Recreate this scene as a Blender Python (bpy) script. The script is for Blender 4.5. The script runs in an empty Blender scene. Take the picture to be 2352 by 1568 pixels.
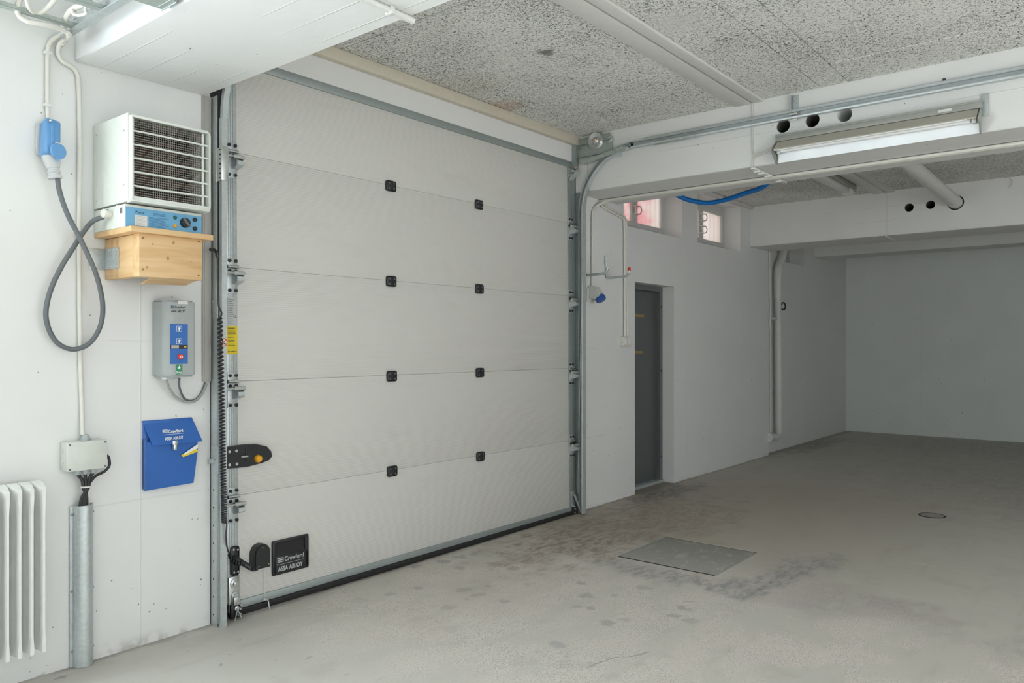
import bpy, bmesh, math, random
from mathutils import Vector, Matrix
random.seed(7)
R = math.radians
SC = bpy.context.scene
COL = SC.collection

# ------------------------------------------------------------------ camera
F_PX, CX, CY, YAW, H = 1787.0, 1176.0, 793.0, R(39.14), 1.37
cam_d = bpy.data.cameras.new('camera')
cam = bpy.data.objects.new('camera', cam_d); COL.objects.link(cam)
cam.location = (0, 0, H)
cam.rotation_euler = (R(90), 0, YAW - R(90))
cam_d.sensor_width = 36.0
cam_d.lens = F_PX / 2352 * 36
cam_d.shift_y = (CY - 784) / 2352
cam_d.clip_start = 0.05
SC.camera = cam

# ------------------------------------------------------------------ world + daylight
w = bpy.data.worlds.new('world'); SC.world = w; w.use_nodes = True
bg = w.node_tree.nodes['Background']
bg.inputs[0].default_value = (0.90, 0.95, 1.0, 1); bg.inputs[1].default_value = 1.6

def window_light(name, loc, rot, sx, sy, power, color):
    d = bpy.data.lights.new(name, 'AREA'); d.shape = 'RECTANGLE'; d.size = sx; d.size_y = sy
    d.energy = power; d.color = color
    o = bpy.data.objects.new(name, d); COL.objects.link(o); o.location = loc; o.rotation_euler = rot
    return o
# daylight entering through the window left of the picture and the wide opening behind the viewer
window_light('daylight_front', (-1.15, 3.62, 1.80), (R(-90), 0, 0), 3.1, 1.7, 190, (0.84, 0.945, 1.0))
window_light('daylight_rear', (1.2, -4.95, 1.45), (R(90), 0, 0), 6.6, 2.8, 74, (0.93, 0.975, 1.0))
# sun falling through the rear opening onto the floor behind the viewer
sun_d = bpy.data.lights.new('sun', 'SUN'); sun_d.energy = 16.0; sun_d.angle = R(0.6); sun_d.color = (0.97, 0.99, 1.0)
sun = bpy.data.objects.new('sun', sun_d); COL.objects.link(sun); sun.location = (0, -8, 6)
sun.rotation_euler = Vector((-0.06, 0.80, -0.59)).to_track_quat('-Z', 'Y').to_euler()

SC.view_settings.view_transform = 'Standard'
SC.view_settings.look = 'None'
SC.view_settings.gamma = 1.0
SC.view_settings.use_curve_mapping = False
SC.view_settings.exposure = 0.13
SC.cycles.max_bounces = 5; SC.cycles.diffuse_bounces = 4; SC.cycles.glossy_bounces = 3; SC.cycles.transmission_bounces = 4
SC.cycles.use_adaptive_sampling = True; SC.cycles.adaptive_threshold = 0.04
SC.cycles.use_light_tree = False
SC.cycles.caustics_reflective = False; SC.cycles.caustics_refractive = False

# ------------------------------------------------------------------ survey helpers: picture point -> point on a known plane of the room
FW = Vector((math.cos(YAW), math.sin(YAW), 0)); RT = Vector((math.sin(YAW), -math.cos(YAW), 0)); UP = Vector((0, 0, 1))
CAMP = Vector((0, 0, H))
def ray(u, v): return FW + RT * ((u - CX) / F_PX) + UP * ((CY - v) / F_PX)
def onY(u, v, Y): d = ray(u, v); return CAMP + d * (Y / d.y)
def onX(u, v, X): d = ray(u, v); return CAMP + d * (X / d.x)
def onZ(u, v, Z): d = ray(u, v); return CAMP + d * ((Z - H) / d.z)
def fz(x):
    t = max(0.0, min(1.0, (x - 1.5) / 4.8)); return -0.018 + 0.034 * t

# ------------------------------------------------------------------ mesh builder
class MB:
    def __init__(s): s.bm = bmesh.new()
    def box(s, x0, x1, y0, y1, z0, z1, bev=0.0, seg=2, mat=None):
        m = Matrix.Translation(((x0+x1)/2, (y0+y1)/2, (z0+z1)/2)) @ Matrix.Diagonal((abs(x1-x0), abs(y1-y0), abs(z1-z0), 1))
        if mat is not None: m = mat @ m
        r = bmesh.ops.create_cube(s.bm, size=1, matrix=m)
        if bev > 0:
            es = list({e for v in r['verts'] for e in v.link_edges})
            bmesh.ops.bevel(s.bm, geom=es, offset=bev, offset_type='OFFSET', segments=seg, profile=0.5, affect='EDGES')
        return s
    def cyl(s, p0, p1, r, n=16, r2=None, caps=True):
        p0 = Vector(p0); p1 = Vector(p1); d = p1 - p0; L = d.length
        q = d.to_track_quat('Z', 'Y').to_matrix().to_4x4()
        m = Matrix.Translation((p0+p1)/2) @ q
        bmesh.ops.create_cone(s.bm, cap_ends=caps, segments=n, radius1=r, radius2=r if r2 is None else r2, depth=L, matrix=m)
        return s
    def sph(s, c, r, n=10, sc=(1, 1, 1)):
        bmesh.ops.create_uvsphere(s.bm, u_segments=n, v_segments=max(5, n//2+1), radius=r, matrix=Matrix.Translation(c) @ Matrix.Diagonal((*sc, 1)))
        return s
    def tube(s, pts, r, n=8, sub=0, closed=False, caps=True):
        P = [Vector(p) for p in pts]
        if sub: P = catmull(P, sub, closed)
        rs = r if isinstance(r, (list, tuple)) else [r]*len(P)
        N = len(P); rings = []; nrm = None
        for i in range(N):
            if closed: t = P[(i+1) % N] - P[i-1]
            else: t = P[min(i+1, N-1)] - P[max(i-1, 0)]
            t.normalize()
            if nrm is None:
                a = Vector((0, 0, 1)) if abs(t.z) < 0.9 else Vector((1, 0, 0))
                nrm = (a - t*a.dot(t)).normalized()
            else:
                nrm = (nrm - t*nrm.dot(t))
                nrm.normalize()
            b = t.cross(nrm)
            rings.append([s.bm.verts.new(P[i] + (nrm*math.cos(2*math.pi*k/n) + b*math.sin(2*math.pi*k/n))*rs[i]) for k in range(n)])
        for i in range(N if closed else N-1):
            A = rings[i]; B = rings[(i+1) % N]
            for k in range(n): s.bm.faces.new((A[k], A[(k+1) % n], B[(k+1) % n], B[k]))
        if caps and not closed:
            s.bm.faces.new(rings[0][::-1]); s.bm.faces.new(rings[-1])
        return s
    def prism(s, pts, vec):
        vec = Vector(vec); a = [s.bm.verts.new(Vector(p)) for p in pts]; b = [s.bm.verts.new(Vector(p)+vec) for p in pts]
        n = len(a)
        s.bm.faces.new(a); s.bm.faces.new(b[::-1])
        for i in range(n): s.bm.faces.new((a[i], b[i], b[(i+1) % n], a[(i+1) % n]))
        return s
    def ribbon(s, path, vec, th=0.0):
        """open sheet: path of points swept along vec, given thickness by solidify-like offset list"""
        vec = Vector(vec); a = [s.bm.verts.new(Vector(p)) for p in path]; b = [s.bm.verts.new(Vector(p)+vec) for p in path]
        for i in range(len(a)-1): s.bm.faces.new((a[i], a[i+1], b[i+1], b[i]))
        return s
    def lathe(s, base, axis, prof, n=20):
        axis = Vector(axis).normalized(); base = Vector(base)
        a = Vector((0, 0, 1)) if abs(axis.z) < 0.9 else Vector((1, 0, 0))
        e1 = (a - axis*a.dot(axis)).normalized(); e2 = axis.cross(e1)
        rings = []
        for t, r in prof:
            rings.append([s.bm.verts.new(base + axis*t + (e1*math.cos(2*math.pi*k/n)+e2*math.sin(2*math.pi*k/n))*max(r, 1e-5)) for k in range(n)])
        for A, B in zip(rings, rings[1:]):
            for k in range(n): s.bm.faces.new((A[k], A[(k+1) % n], B[(k+1) % n], B[k]))
        s.bm.faces.new(rings[0][::-1]); s.bm.faces.new(rings[-1])
        return s
    def xform(s, m): bmesh.ops.transform(s.bm, matrix=m, verts=s.bm.verts); return s

def catmull(P, sub, closed=False):
    out = []; n = len(P)
    for i in range(n if closed else n-1):
        if closed: p0, p1, p2, p3 = P[i-1], P[i], P[(i+1) % n], P[(i+2) % n]
        else: p0, p1, p2, p3 = P[max(i-1, 0)], P[i], P[i+1], P[min(i+2, n-1)]
        for k in range(sub):
            t = k/sub
            out.append(0.5*((2*p1) + (p2-p0)*t + (2*p0-5*p1+4*p2-p3)*t*t + (3*p1-p0-3*p2+p3)*t**3))
    if not closed: out.append(P[-1].copy())
    return out

ORG = {}
def to_mesh(name, mb, smooth=38):
    bmesh.ops.recalc_face_normals(mb.bm, faces=mb.bm.faces)
    me = bpy.data.meshes.new(name); mb.bm.to_mesh(me); mb.bm.free()
    if smooth:
        me.polygons.foreach_set('use_smooth', [True]*len(me.polygons))
        me.set_sharp_from_angle(angle=R(smooth))
    return me
def obj(name, mb, mat, parent=None, smooth=38, org=None):
    me = to_mesh(name, mb, smooth) if isinstance(mb, MB) else mb
    if mat is not None:
        me.materials.clear(); me.materials.append(mat)
    o = bpy.data.objects.new(name, me); COL.objects.link(o)
    if parent is None:
        vs = [v.co for v in me.vertices]
        if org is None:
            org = Vector(((min(v.x for v in vs)+max(v.x for v in vs))/2, (min(v.y for v in vs)+max(v.y for v in vs))/2, min(v.z for v in vs)))
        org = Vector(org); me.transform(Matrix.Translation(-org)); o.location = org; ORG[o] = org
    else:
        org = ORG[parent]; me.transform(Matrix.Translation(-org)); o.parent = parent; ORG[o] = org
    return o
def inst(name, me, parent, loc):
    """a part that shares mesh data me (built around its own origin), placed at world loc"""
    o = bpy.data.objects.new(name, me); COL.objects.link(o); o.parent = parent
    o.location = Vector(loc) - ORG[parent]; ORG[o] = Vector(loc); return o
def tag(o, label, cat, group=None):
    o['label'] = label; o['category'] = cat
    if group: o['group'] = group
    return o
def thing(name, label, cat, loc, group=None):
    o = bpy.data.objects.new(name, None); COL.objects.link(o); o.location = loc; o.empty_display_size = 0.1
    ORG[o] = Vector(loc); return tag(o, label, cat, group)
def struct(name, mb, mat, label=None, smooth=38, org=None):
    o = obj(name, mb, mat, None, smooth, org); o['kind'] = 'structure'
    if label: o['label'] = label
    return o
def cut(o, boxes=(), cyls=()):
    """boolean openings out of an object; boxes/cyls in world coordinates"""
    mb = MB()
    for b in boxes: mb.box(*b)
    for p0, p1, r in cyls: mb.cyl(p0, p1, r, 28)
    me = to_mesh('cutter', mb, 0); c = bpy.data.objects.new('cutter', me); COL.objects.link(c)
    md = o.modifiers.new('b', 'BOOLEAN'); md.object = c; md.operation = 'DIFFERENCE'; md.solver = 'EXACT'; md.use_self = True
    bpy.context.view_layer.update()
    dg = bpy.context.evaluated_depsgraph_get()
    nm = bpy.data.meshes.new_from_object(o.evaluated_get(dg)); nm.name = o.name
    o.modifiers.clear(); o.data = nm
    bpy.data.objects.remove(c)
    nm.polygons.foreach_set('use_smooth', [True]*len(nm.polygons)); nm.set_sharp_from_angle(angle=R(38))

FONT_CACHE = {}
def text(name, s, size, loc, mat, parent, align='LEFT', rot=(R(90), 0, 0), bold=0.0, width=None, shear=0.0):
    cu = bpy.data.curves.new('t', 'FONT'); cu.body = s; cu.size = size; cu.extrude = 0.0004; cu.resolution_u = 3
    cu.align_x = align; cu.offset = bold*size; cu.shear = shear
    to = bpy.data.objects.new('t', cu); COL.objects.link(to)
    bpy.context.view_layer.update()
    dg = bpy.context.evaluated_depsgraph_get()
    me = bpy.data.meshes.new_from_object(to.evaluated_get(dg))
    bpy.data.objects.remove(to)
    if width:
        xs = [v.co.x for v in me.vertices]; k = width/(max(xs)-min(xs)); me.transform(Matrix.Diagonal((k, 1, 1, 1)))
    from mathutils import Euler
    me.transform(Matrix.Translation(loc) @ Euler(rot).to_matrix().to_4x4())
    me.name = name
    return obj(name, me, mat, parent)

# ------------------------------------------------------------------ materials
def nodes(name):
    m = bpy.data.materials.new(name); m.use_nodes = True; nt = m.node_tree
    return m, nt, nt.nodes['Principled BSDF']
def N(nt, t, **k):
    n = nt.nodes.new(t)
    for a, b in k.items():
        if a.startswith('i_'):
            key = a[2:]; key = int(key) if key.isdigit() else key.replace('_', ' ')
            n.inputs[key].default_value = b
        else: setattr(n, a, b)
    return n
def L(nt, a, b): nt.links.new(a, b)
def mth(nt, op, a, b=None, c=None, clamp=False):
    n = nt.nodes.new('ShaderNodeMath'); n.operation = op; n.use_clamp = clamp
    for i, x in enumerate((a, b, c)):
        if x is None: continue
        if isinstance(x, (int, float)): n.inputs[i].default_value = x
        else: nt.links.new(x, n.inputs[i])
    return n.outputs[0]
def mixc(nt, fac, a, b, mode='MIX'):
    n = nt.nodes.new('ShaderNodeMix'); n.data_type = 'RGBA'; n.blend_type = mode
    for key, x in ((0, fac), (6, a), (7, b)):
        if isinstance(x, (int, float)): n.inputs[key].default_value = x
        elif isinstance(x, tuple): n.inputs[key].default_value = (*x[:3], 1)
        else: nt.links.new(x, n.inputs[key])
    return n.outputs[2]
def ramp(nt, fac, stops):
    n = nt.nodes.new('ShaderNodeValToRGB'); e = n.color_ramp.elements
    while len(e) < len(stops): e.new(0.5)
    for i, (p, c) in enumerate(stops):
        e[i].position = p; e[i].color = (c, c, c, 1) if isinstance(c, (int, float)) else (*c, 1)
    nt.links.new(fac, n.inputs[0]); return n.outputs[0]
def smooth(nt, x, a, b):
    n = nt.nodes.new('ShaderNodeMapRange'); n.interpolation_type = 'SMOOTHSTEP'; n.clamp = True
    nt.links.new(x, n.inputs[0]); n.inputs[1].default_value = a; n.inputs[2].default_value = b
    return n.outputs[0]
def noise(nt, vec, scale, detail=2, rough=0.5, dist=0.0):
    n = N(nt, 'ShaderNodeTexNoise'); n.inputs['Scale'].default_value = scale; n.inputs['Detail'].default_value = min(detail, 2.6)
    n.inputs['Roughness'].default_value = rough; n.inputs['Distortion'].default_value = dist
    nt.links.new(vec, n.inputs['Vector']); return n.outputs[0]
def pos(nt): return N(nt, 'ShaderNodeNewGeometry').outputs['Position']
def mapv(nt, vec, scale=(1, 1, 1), rot=(0, 0, 0)):
    n = N(nt, 'ShaderNodeMapping'); n.inputs['Scale'].default_value = scale; n.inputs['Rotation'].default_value = rot
    nt.links.new(vec, n.inputs['Vector']); return n.outputs[0]
def xyz(nt, v):
    n = N(nt, 'ShaderNodeSeparateXYZ'); nt.links.new(v, n.inputs[0]); return n.outputs
def bump(nt, bsdf, h, strength=0.3, dist=0.01):
    b = N(nt, 'ShaderNodeBump'); b.inputs['Strength'].default_value = strength; b.inputs['Distance'].default_value = dist
    nt.links.new(h, b.inputs['Height']); nt.links.new(b.outputs[0], bsdf.inputs['Normal'])

def plain(name, col, rough=0.5, metal=0.0, var=0.06, scale=25, bmp=0.0, spec=0.5):
    m, nt, b = nodes(name)
    p = pos(nt); n = noise(nt, p, scale, 1, 0.6)
    c = mixc(nt, n, tuple(x*(1-var) for x in col), tuple(min(1, x*(1+var)) for x in col))
    L(nt, c, b.inputs['Base Color']); b.inputs['Roughness'].default_value = rough; b.inputs['Metallic'].default_value = metal
    b.inputs['Specular IOR Level'].default_value = spec
    if bmp: bump(nt, b, noise(nt, p, scale*4, 3), bmp, 0.002)
    return m

def concrete_white(name, col=(0.80, 0.80, 0.79), vlines=(), hlines=(), board=0.0, pits=1.0, axis='x', bottom_dirt=True):
    m, nt, b = nodes(name); p = pos(nt); X = xyz(nt, p)
    n7 = noise(nt, p, 9, 2, 0.7); n2 = noise(nt, p, 2.0, 1.5, 0.6)
    base = mixc(nt, n2, tuple(x*0.94 for x in col), tuple(min(1, x*1.03) for x in col))
    h = mth(nt, 'MULTIPLY', n7, 0.9)
    # air holes
    vor = N(nt, 'ShaderNodeTexVoronoi'); vor.inputs['Scale'].default_value = 24; vor.inputs['Randomness'].default_value = 1
    cb = N(nt, 'ShaderNodeCombineXYZ'); sh = mth(nt, 'MULTIPLY', n7, 0.10)
    for q_ in range(3): L(nt, sh, cb.inputs[q_])
    ad = N(nt, 'ShaderNodeVectorMath', operation='ADD'); L(nt, p, ad.inputs[0]); L(nt, cb.outputs[0], ad.inputs[1])
    L(nt, ad.outputs[0], vor.inputs['Vector'])
    sel = N(nt, 'ShaderNodeSeparateColor'); L(nt, vor.outputs['Color'], sel.inputs[0])
    clus = smooth(nt, n2, 0.50, 0.68)
    low = smooth(nt, X[2], 0.9, 0.05)
    thr = mth(nt, 'ADD', mth(nt, 'MULTIPLY', clus, 0.55), mth(nt, 'MULTIPLY_ADD', low, 0.55, 0.06))
    pick = mth(nt, 'LESS_THAN', sel.outputs[0], mth(nt, 'MULTIPLY', thr, pits))
    rad = mth(nt, 'MULTIPLY_ADD', mth(nt, 'POWER', sel.outputs[1], 3.0), 0.11, 0.035)
    hole = mth(nt, 'MULTIPLY', mth(nt, 'LESS_THAN', vor.outputs['Distance'], rad), pick)
    c = mixc(nt, mth(nt, 'MULTIPLY', hole, 0.85), base, (0.16, 0.15, 0.135))
    u = X[0] if axis == 'x' else X[1]
    wob = mth(nt, 'MULTIPLY_ADD', n7, 0.006, -0.003)
    for (a, z0, z1, s) in vlines:
        d = mth(nt, 'ABSOLUTE', mth(nt, 'ADD', mth(nt, 'SUBTRACT', u, a), wob))
        k = mth(nt, 'MULTIPLY', smooth(nt, d, 0.006, 0.001), mth(nt, 'MULTIPLY', smooth(nt, X[2], z0, z0+0.05), smooth(nt, X[2], z1, z1-0.05)))
        h = mth(nt, 'ADD', h, mth(nt, 'MULTIPLY', k, s))
        c = mixc(nt, mth(nt, 'MULTIPLY', k, 0.10), c, (0.45, 0.44, 0.42))
    for (z, a0, a1, s) in hlines:
        d = mth(nt, 'ABSOLUTE', mth(nt, 'ADD', mth(nt, 'SUBTRACT', X[2], z), wob))
        k = mth(nt, 'MULTIPLY', smooth(nt, d, 0.005, 0.001), mth(nt, 'MULTIPLY', smooth(nt, u, a0, a0+0.1), smooth(nt, u, a1, a1-0.1)))
        h = mth(nt, 'ADD', h, mth(nt, 'MULTIPLY', k, s))
        c = mixc(nt, mth(nt, 'MULTIPLY', k, 0.12), c, (0.4, 0.39, 0.36))
    if board:
        # board-marked formwork lines across the width
        g = mth(nt, 'FRACT', mth(nt, 'DIVIDE', X[0] if axis == 'xb' else X[2], board))
        k = smooth(nt, mth(nt, 'ABSOLUTE', mth(nt, 'SUBTRACT', g, 0.5)), 0.035, 0.0)
        k = mth(nt, 'MULTIPLY', k, smooth(nt, noise(nt, mapv(nt, p, (3, 1, 6)), 1.2, 2), 0.45, 0.6))
        h = mth(nt, 'ADD', h, mth(nt, 'MULTIPLY', k, 0.7))
    if bottom_dirt:
        dn = n7
        dirt = mth(nt, 'MULTIPLY', smooth(nt, X[2], 0.05, -0.02), smooth(nt, dn, 0.50, 0.62))
        c = mixc(nt, mth(nt, 'MULTIPLY', dirt, 0.55), c, (0.36, 0.33, 0.28))
    L(nt, c, b.inputs['Base Color']); b.inputs['Roughness'].default_value = 0.62
    b.inputs['Specular IOR Level'].default_value = 0.35
    bump(nt, b, h, 0.45, 0.006)
    return m

def galvanised(name, col=(0.55, 0.595, 0.60), rough=0.42, metal=0.5, var=0.16):
    m, nt, b = nodes(name); p = pos(nt)
    v = N(nt, 'ShaderNodeTexVoronoi'); v.inputs['Scale'].default_value = 90; L(nt, p, v.inputs['Vector'])
    s = N(nt, 'ShaderNodeSeparateColor'); L(nt, v.outputs['Color'], s.inputs[0])
    n = noise(nt, p, 8, 4, 0.6)
    f = mth(nt, 'MULTIPLY_ADD', s.outputs[0], 0.35, mth(nt, 'MULTIPLY', n, 0.65))
    c = mixc(nt, f, tuple(x*(1-var) for x in col), tuple(min(1, x*(1+var)) for x in col))
    L(nt, c, b.inputs['Base Color']); b.inputs['Metallic'].default_value = metal
    L(nt, mth(nt, 'MULTIPLY_ADD', n, 0.25, rough-0.12), b.inputs['Roughness'])
    return m

def wood_wool(name):
    m, nt, b = nodes(name); p = pos(nt)
    wn = N(nt, 'ShaderNodeTexNoise'); wn.inputs['Scale'].default_value = 22; wn.inputs['Detail'].default_value = 2; L(nt, p, wn.inputs['Vector'])
    ad = N(nt, 'ShaderNodeVectorMath', operation='MULTIPLY_ADD'); L(nt, wn.outputs['Color'], ad.inputs[0]); ad.inputs[1].default_value = (0.05, 0.05, 0.05); L(nt, p, ad.inputs[2])
    a1 = noise(nt, mapv(nt, ad.outputs[0], (185, 46, 60)), 1.0, 2, 0.6)
    a2 = noise(nt, mapv(nt, ad.outputs[0], (50, 170, 60), (0, 0, 0.6)), 1.0, 2, 0.6)
    big = noise(nt, p, 1.6, 4, 0.6)
    k = mth(nt, 'MINIMUM', a1, a2)
    fib = smooth(nt, mth(nt, 'ADD', k, mth(nt, 'MULTIPLY_ADD', big, 0.16, -0.08)), 0.295, 0.485)
    grey = mixc(nt, noise(nt, p, 0.9, 3), (0.80, 0.80, 0.76), (0.89, 0.89, 0.86))
    c = mixc(nt, fib, (0.095, 0.095, 0.09), grey)
    X = xyz(nt, p)
    # sooty hole and reddish water stain
    def spot(x, y, r0, r1):
        dx = mth(nt, 'SUBTRACT', X[0], x); dy = mth(nt, 'SUBTRACT', X[1], y)
        d = mth(nt, 'SQRT', mth(nt, 'ADD', mth(nt, 'MULTIPLY', dx, dx), mth(nt, 'MULTIPLY', dy, dy)))
        d = mth(nt, 'ADD', d, mth(nt, 'MULTIPLY_ADD', noise(nt, p, 14, 3), 0.16, -0.08))
        return smooth(nt, d, r1, r0)
    c = mixc(nt, mth(nt, 'MULTIPLY', spot(3.60, 2.69, 0.01, 0.075), 0.75), c, (0.06, 0.06, 0.06))
    c = mixc(nt, mth(nt, 'MULTIPLY', spot(4.22, 3.50, 0.02, 0.18), 0.38), c, (0.62, 0.34, 0.22))
    c = mixc(nt, mth(nt, 'MULTIPLY', spot(3.72, 3.40, 0.02, 0.35), 0.22), c, (0.55, 0.47, 0.34))
    c = mixc(nt, mth(nt, 'MULTIPLY', spot(3.70, 1.90, 0.05, 0.22), 0.55), c, (0.72, 0.71, 0.68))
    L(nt, c, b.inputs['Base Color']); b.inputs['Roughness'].default_value = 0.9; b.inputs['Specular IOR Level'].default_value = 0.1
    return m

def floor_mat(name):
    m, nt, b = nodes(name); p = pos(nt); X = xyz(nt, p)
    big = noise(nt, p, 1.1, 4, 0.6); mid = noise(nt, p, 3.5, 5, 0.65); fine = noise(nt, p, 165, 2, 0.75); grit = noise(nt, p, 260, 2, 0.5)
    paint = mixc(nt, big, (0.515, 0.495, 0.445), (0.605, 0.585, 0.535))
    paint = mixc(nt, mth(nt, 'MULTIPLY', smooth(nt, mid, 0.52, 0.72), 0.30), paint, (0.40, 0.37, 0.31))
    # long trowel/tyre streaks running along the lane
    st = noise(nt, mapv(nt, p, (1.2, 9, 1), (0, 0, 0.25)), 1.0, 4, 0.6)
    paint = mixc(nt, mth(nt, 'MULTIPLY', smooth(nt, st, 0.55, 0.75), 0.30), paint, (0.38, 0.355, 0.30))
    # lane worn down to the aggregate
    e = mth(nt, 'ADD', X[0], mth(nt, 'MULTIPLY_ADD', noise(nt, p, 1.7, 4, 0.65), 1.1, -0.55))
    worn = mth(nt, 'MULTIPLY', smooth(nt, e, 2.05, 2.45), smooth(nt, e, 4.75, 4.45))
    keep = smooth(nt, mth(nt, 'ADD', big, mth(nt, 'MULTIPLY', smooth(nt, X[1], 1.9, 0.9), 0.10)), 0.60, 0.66)
    patch = smooth(nt, mth(nt, 'ADD', noise(nt, mapv(nt, p, (2.2, 5.0, 2)), 1.0, 4, 0.7), 0.0), 0.40, 0.52)
    worn = mth(nt, 'MULTIPLY', mth(nt, 'MULTIPLY', worn, mth(nt, 'MULTIPLY_ADD', patch, 0.65, 0.35)), mth(nt, 'SUBTRACT', 1.0, mth(nt, 'MULTIPLY', keep, 0.85)))
    agg = mixc(nt, mid, (0.60, 0.55, 0.495), (0.72, 0.675, 0.62))
    speck = smooth(nt, mth(nt, 'ADD', fine, mth(nt, 'MULTIPLY_ADD', mid, 0.26, -0.13)), 0.47, 0.66)
    agg = mixc(nt, mth(nt, 'MULTIPLY', speck, 0.62), agg, (0.27, 0.25, 0.235))
    agg = mixc(nt, mth(nt, 'MULTIPLY', smooth(nt, grit, 0.56, 0.68), 0.5), agg, (0.80, 0.76, 0.70))
    # dark speckled band at the far edge of the lane
    band = mth(nt, 'MULTIPLY', smooth(nt, e, 3.9, 4.35), smooth(nt, X[1], 2.0, 1.2))
    agg = mixc(nt, mth(nt, 'MULTIPLY', band, 0.42), agg, (0.27, 0.255, 0.25))
    c = mixc(nt, worn, paint, agg)
    # tan tint of the older coating between the lane and the side door
    tan = mth(nt, 'MULTIPLY', smooth(nt, X[0], 4.0, 5.2), smooth(nt, X[1], 0.2, 2.6))
    tan = mth(nt, 'MULTIPLY', tan, smooth(nt, X[0], 9.5, 6.5))
    c = mixc(nt, mth(nt, 'MULTIPLY', tan, 0.75), c, (0.42, 0.37, 0.30))
    # round darker drips
    vor = N(nt, 'ShaderNodeTexVoronoi'); vor.inputs['Scale'].default_value = 6.5
    wn = N(nt, 'ShaderNodeTexNoise'); wn.inputs['Scale'].default_value = 18; wn.inputs['Detail'].default_value = 0; L(nt, p, wn.inputs['Vector'])
    ad = N(nt, 'ShaderNodeVectorMath', operation='MULTIPLY_ADD'); L(nt, wn.outputs['Color'], ad.inputs[0]); ad.inputs[1].default_value = (0.06, 0.06, 0.06); L(nt, p, ad.inputs[2])
    L(nt, ad.outputs[0], vor.inputs['Vector'])
    sc = N(nt, 'ShaderNodeSeparateColor'); L(nt, vor.outputs['Color'], sc.inputs[0])
    drip = mth(nt, 'MULTIPLY', smooth(nt, vor.outputs['Distance'], 0.34, 0.20), mth(nt, 'LESS_THAN', sc.outputs[0], 0.62))
    lane = mth(nt, 'MULTIPLY', smooth(nt, X[0], 2.6, 3.0), smooth(nt, X[0], 4.2, 3.7))
    lane = mth(nt, 'MULTIPLY', lane, smooth(nt, X[1], 1.5, 1.9))
    c = mixc(nt, mth(nt, 'MULTIPLY', mth(nt, 'MULTIPLY', drip, lane), 0.55), c, (0.33, 0.33, 0.325))
    # flaked chips near the left wall
    ch = smooth(nt, noise(nt, mapv(nt, p, (8, 14, 8)), 1.0, 4, 0.6), 0.66, 0.69)
    near = mth(nt, 'MULTIPLY', smooth(nt, X[1], 2.2, 3.0), smooth(nt, X[0], 2.6, 1.9))
    c = mixc(nt, mth(nt, 'MULTIPLY', mth(nt, 'MULTIPLY', ch, near), 0.7), c, (0.30, 0.285, 0.25))
    # grime by the hatch, the side door, the foot of the sectional door and along the walls
    grain = noise(nt, mapv(nt, p, (9, 26, 9)), 1.0, 4, 0.7)
    nb5 = noise(nt, p, 5.0, 4, 0.65); nb7 = noise(nt, p, 8.0, 4, 0.65)
    def blob(x, y, rx, ry, amt, col, nscale=5.0, nd=0.7):
        nonlocal c
        dx = mth(nt, 'DIVIDE', mth(nt, 'SUBTRACT', X[0], x), rx); dy = mth(nt, 'DIVIDE', mth(nt, 'SUBTRACT', X[1], y), ry)
        d = mth(nt, 'SQRT', mth(nt, 'ADD', mth(nt, 'MULTIPLY', dx, dx), mth(nt, 'MULTIPLY', dy, dy)))
        d = mth(nt, 'ADD', d, mth(nt, 'MULTIPLY_ADD', nb5 if nscale == 5.0 else nb7, nd*2.4, -nd*1.2))
        brk = mth(nt, 'MULTIPLY_ADD', smooth(nt, grain, 0.40, 0.62), 0.65, 0.35)
        c = mixc(nt, mth(nt, 'MULTIPLY', mth(nt, 'MULTIPLY', smooth(nt, d, 1.0, 0.3), brk), amt), c, col)
    brown = (0.285, 0.24, 0.19); slate = (0.26, 0.265, 0.265); dark = (0.215, 0.20, 0.175)
    blob(4.55, 3.10, 1.1, 0.60, 0.95, brown)
    blob(5.45, 2.95, 1.3, 0.70, 0.75, brown)
    blob(6.35, 3.42, 1.0, 0.26, 0.85, dark)
    blob(4.22, 1.80, 0.26, 0.24, 0.75, slate, 8, 0.75)
    blob(4.66, 1.66, 0.60, 0.17, 0.75, slate, 8, 0.75)
    blob(5.05, 1.55, 0.30, 0.14, 0.6, slate, 8, 0.75)
    blob(4.17, 2.30, 0.17, 0.55, 0.7, slate, 8, 0.75)
    blob(10.8, 3.45, 1.4, 0.22, 0.8, dark)
    blob(8.6, 1.2, 2.2, 1.4, 0.25, brown)
    blob(12.0, 1.5, 1.5, 2.0, 0.35, dark)
    blob(3.3, 2.9, 1.0, 0.5, 0.3, (0.52, 0.43, 0.35))
    seam = smooth(nt, mth(nt, 'ADD', X[1], mth(nt, 'MULTIPLY_ADD', nb7, 0.12, -0.06)), 3.545, 3.60)
    c = mixc(nt, mth(nt, 'MULTIPLY', seam, 0.5), c, (0.22, 0.20, 0.17))
    # pale scratch + hairline crack
    def scratch(x0, y0, x1, y1, wdt, col, amt):
        nonlocal c
        dx, dy = x1-x0, y1-y0; ln = math.hypot(dx, dy)
        t = mth(nt, 'DIVIDE', mth(nt, 'ADD', mth(nt, 'MULTIPLY', mth(nt, 'SUBTRACT', X[0], x0), dx/ln), mth(nt, 'MULTIPLY', mth(nt, 'SUBTRACT', X[1], y0), dy/ln)), ln)
        q = mth(nt, 'ADD', mth(nt, 'MULTIPLY', mth(nt, 'SUBTRACT', X[0], x0), -dy/ln), mth(nt, 'MULTIPLY', mth(nt, 'SUBTRACT', X[1], y0), dx/ln))
        q = mth(nt, 'ABSOLUTE', mth(nt, 'ADD', q, mth(nt, 'MULTIPLY_ADD', nb5, 0.10, -0.05)))
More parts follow.
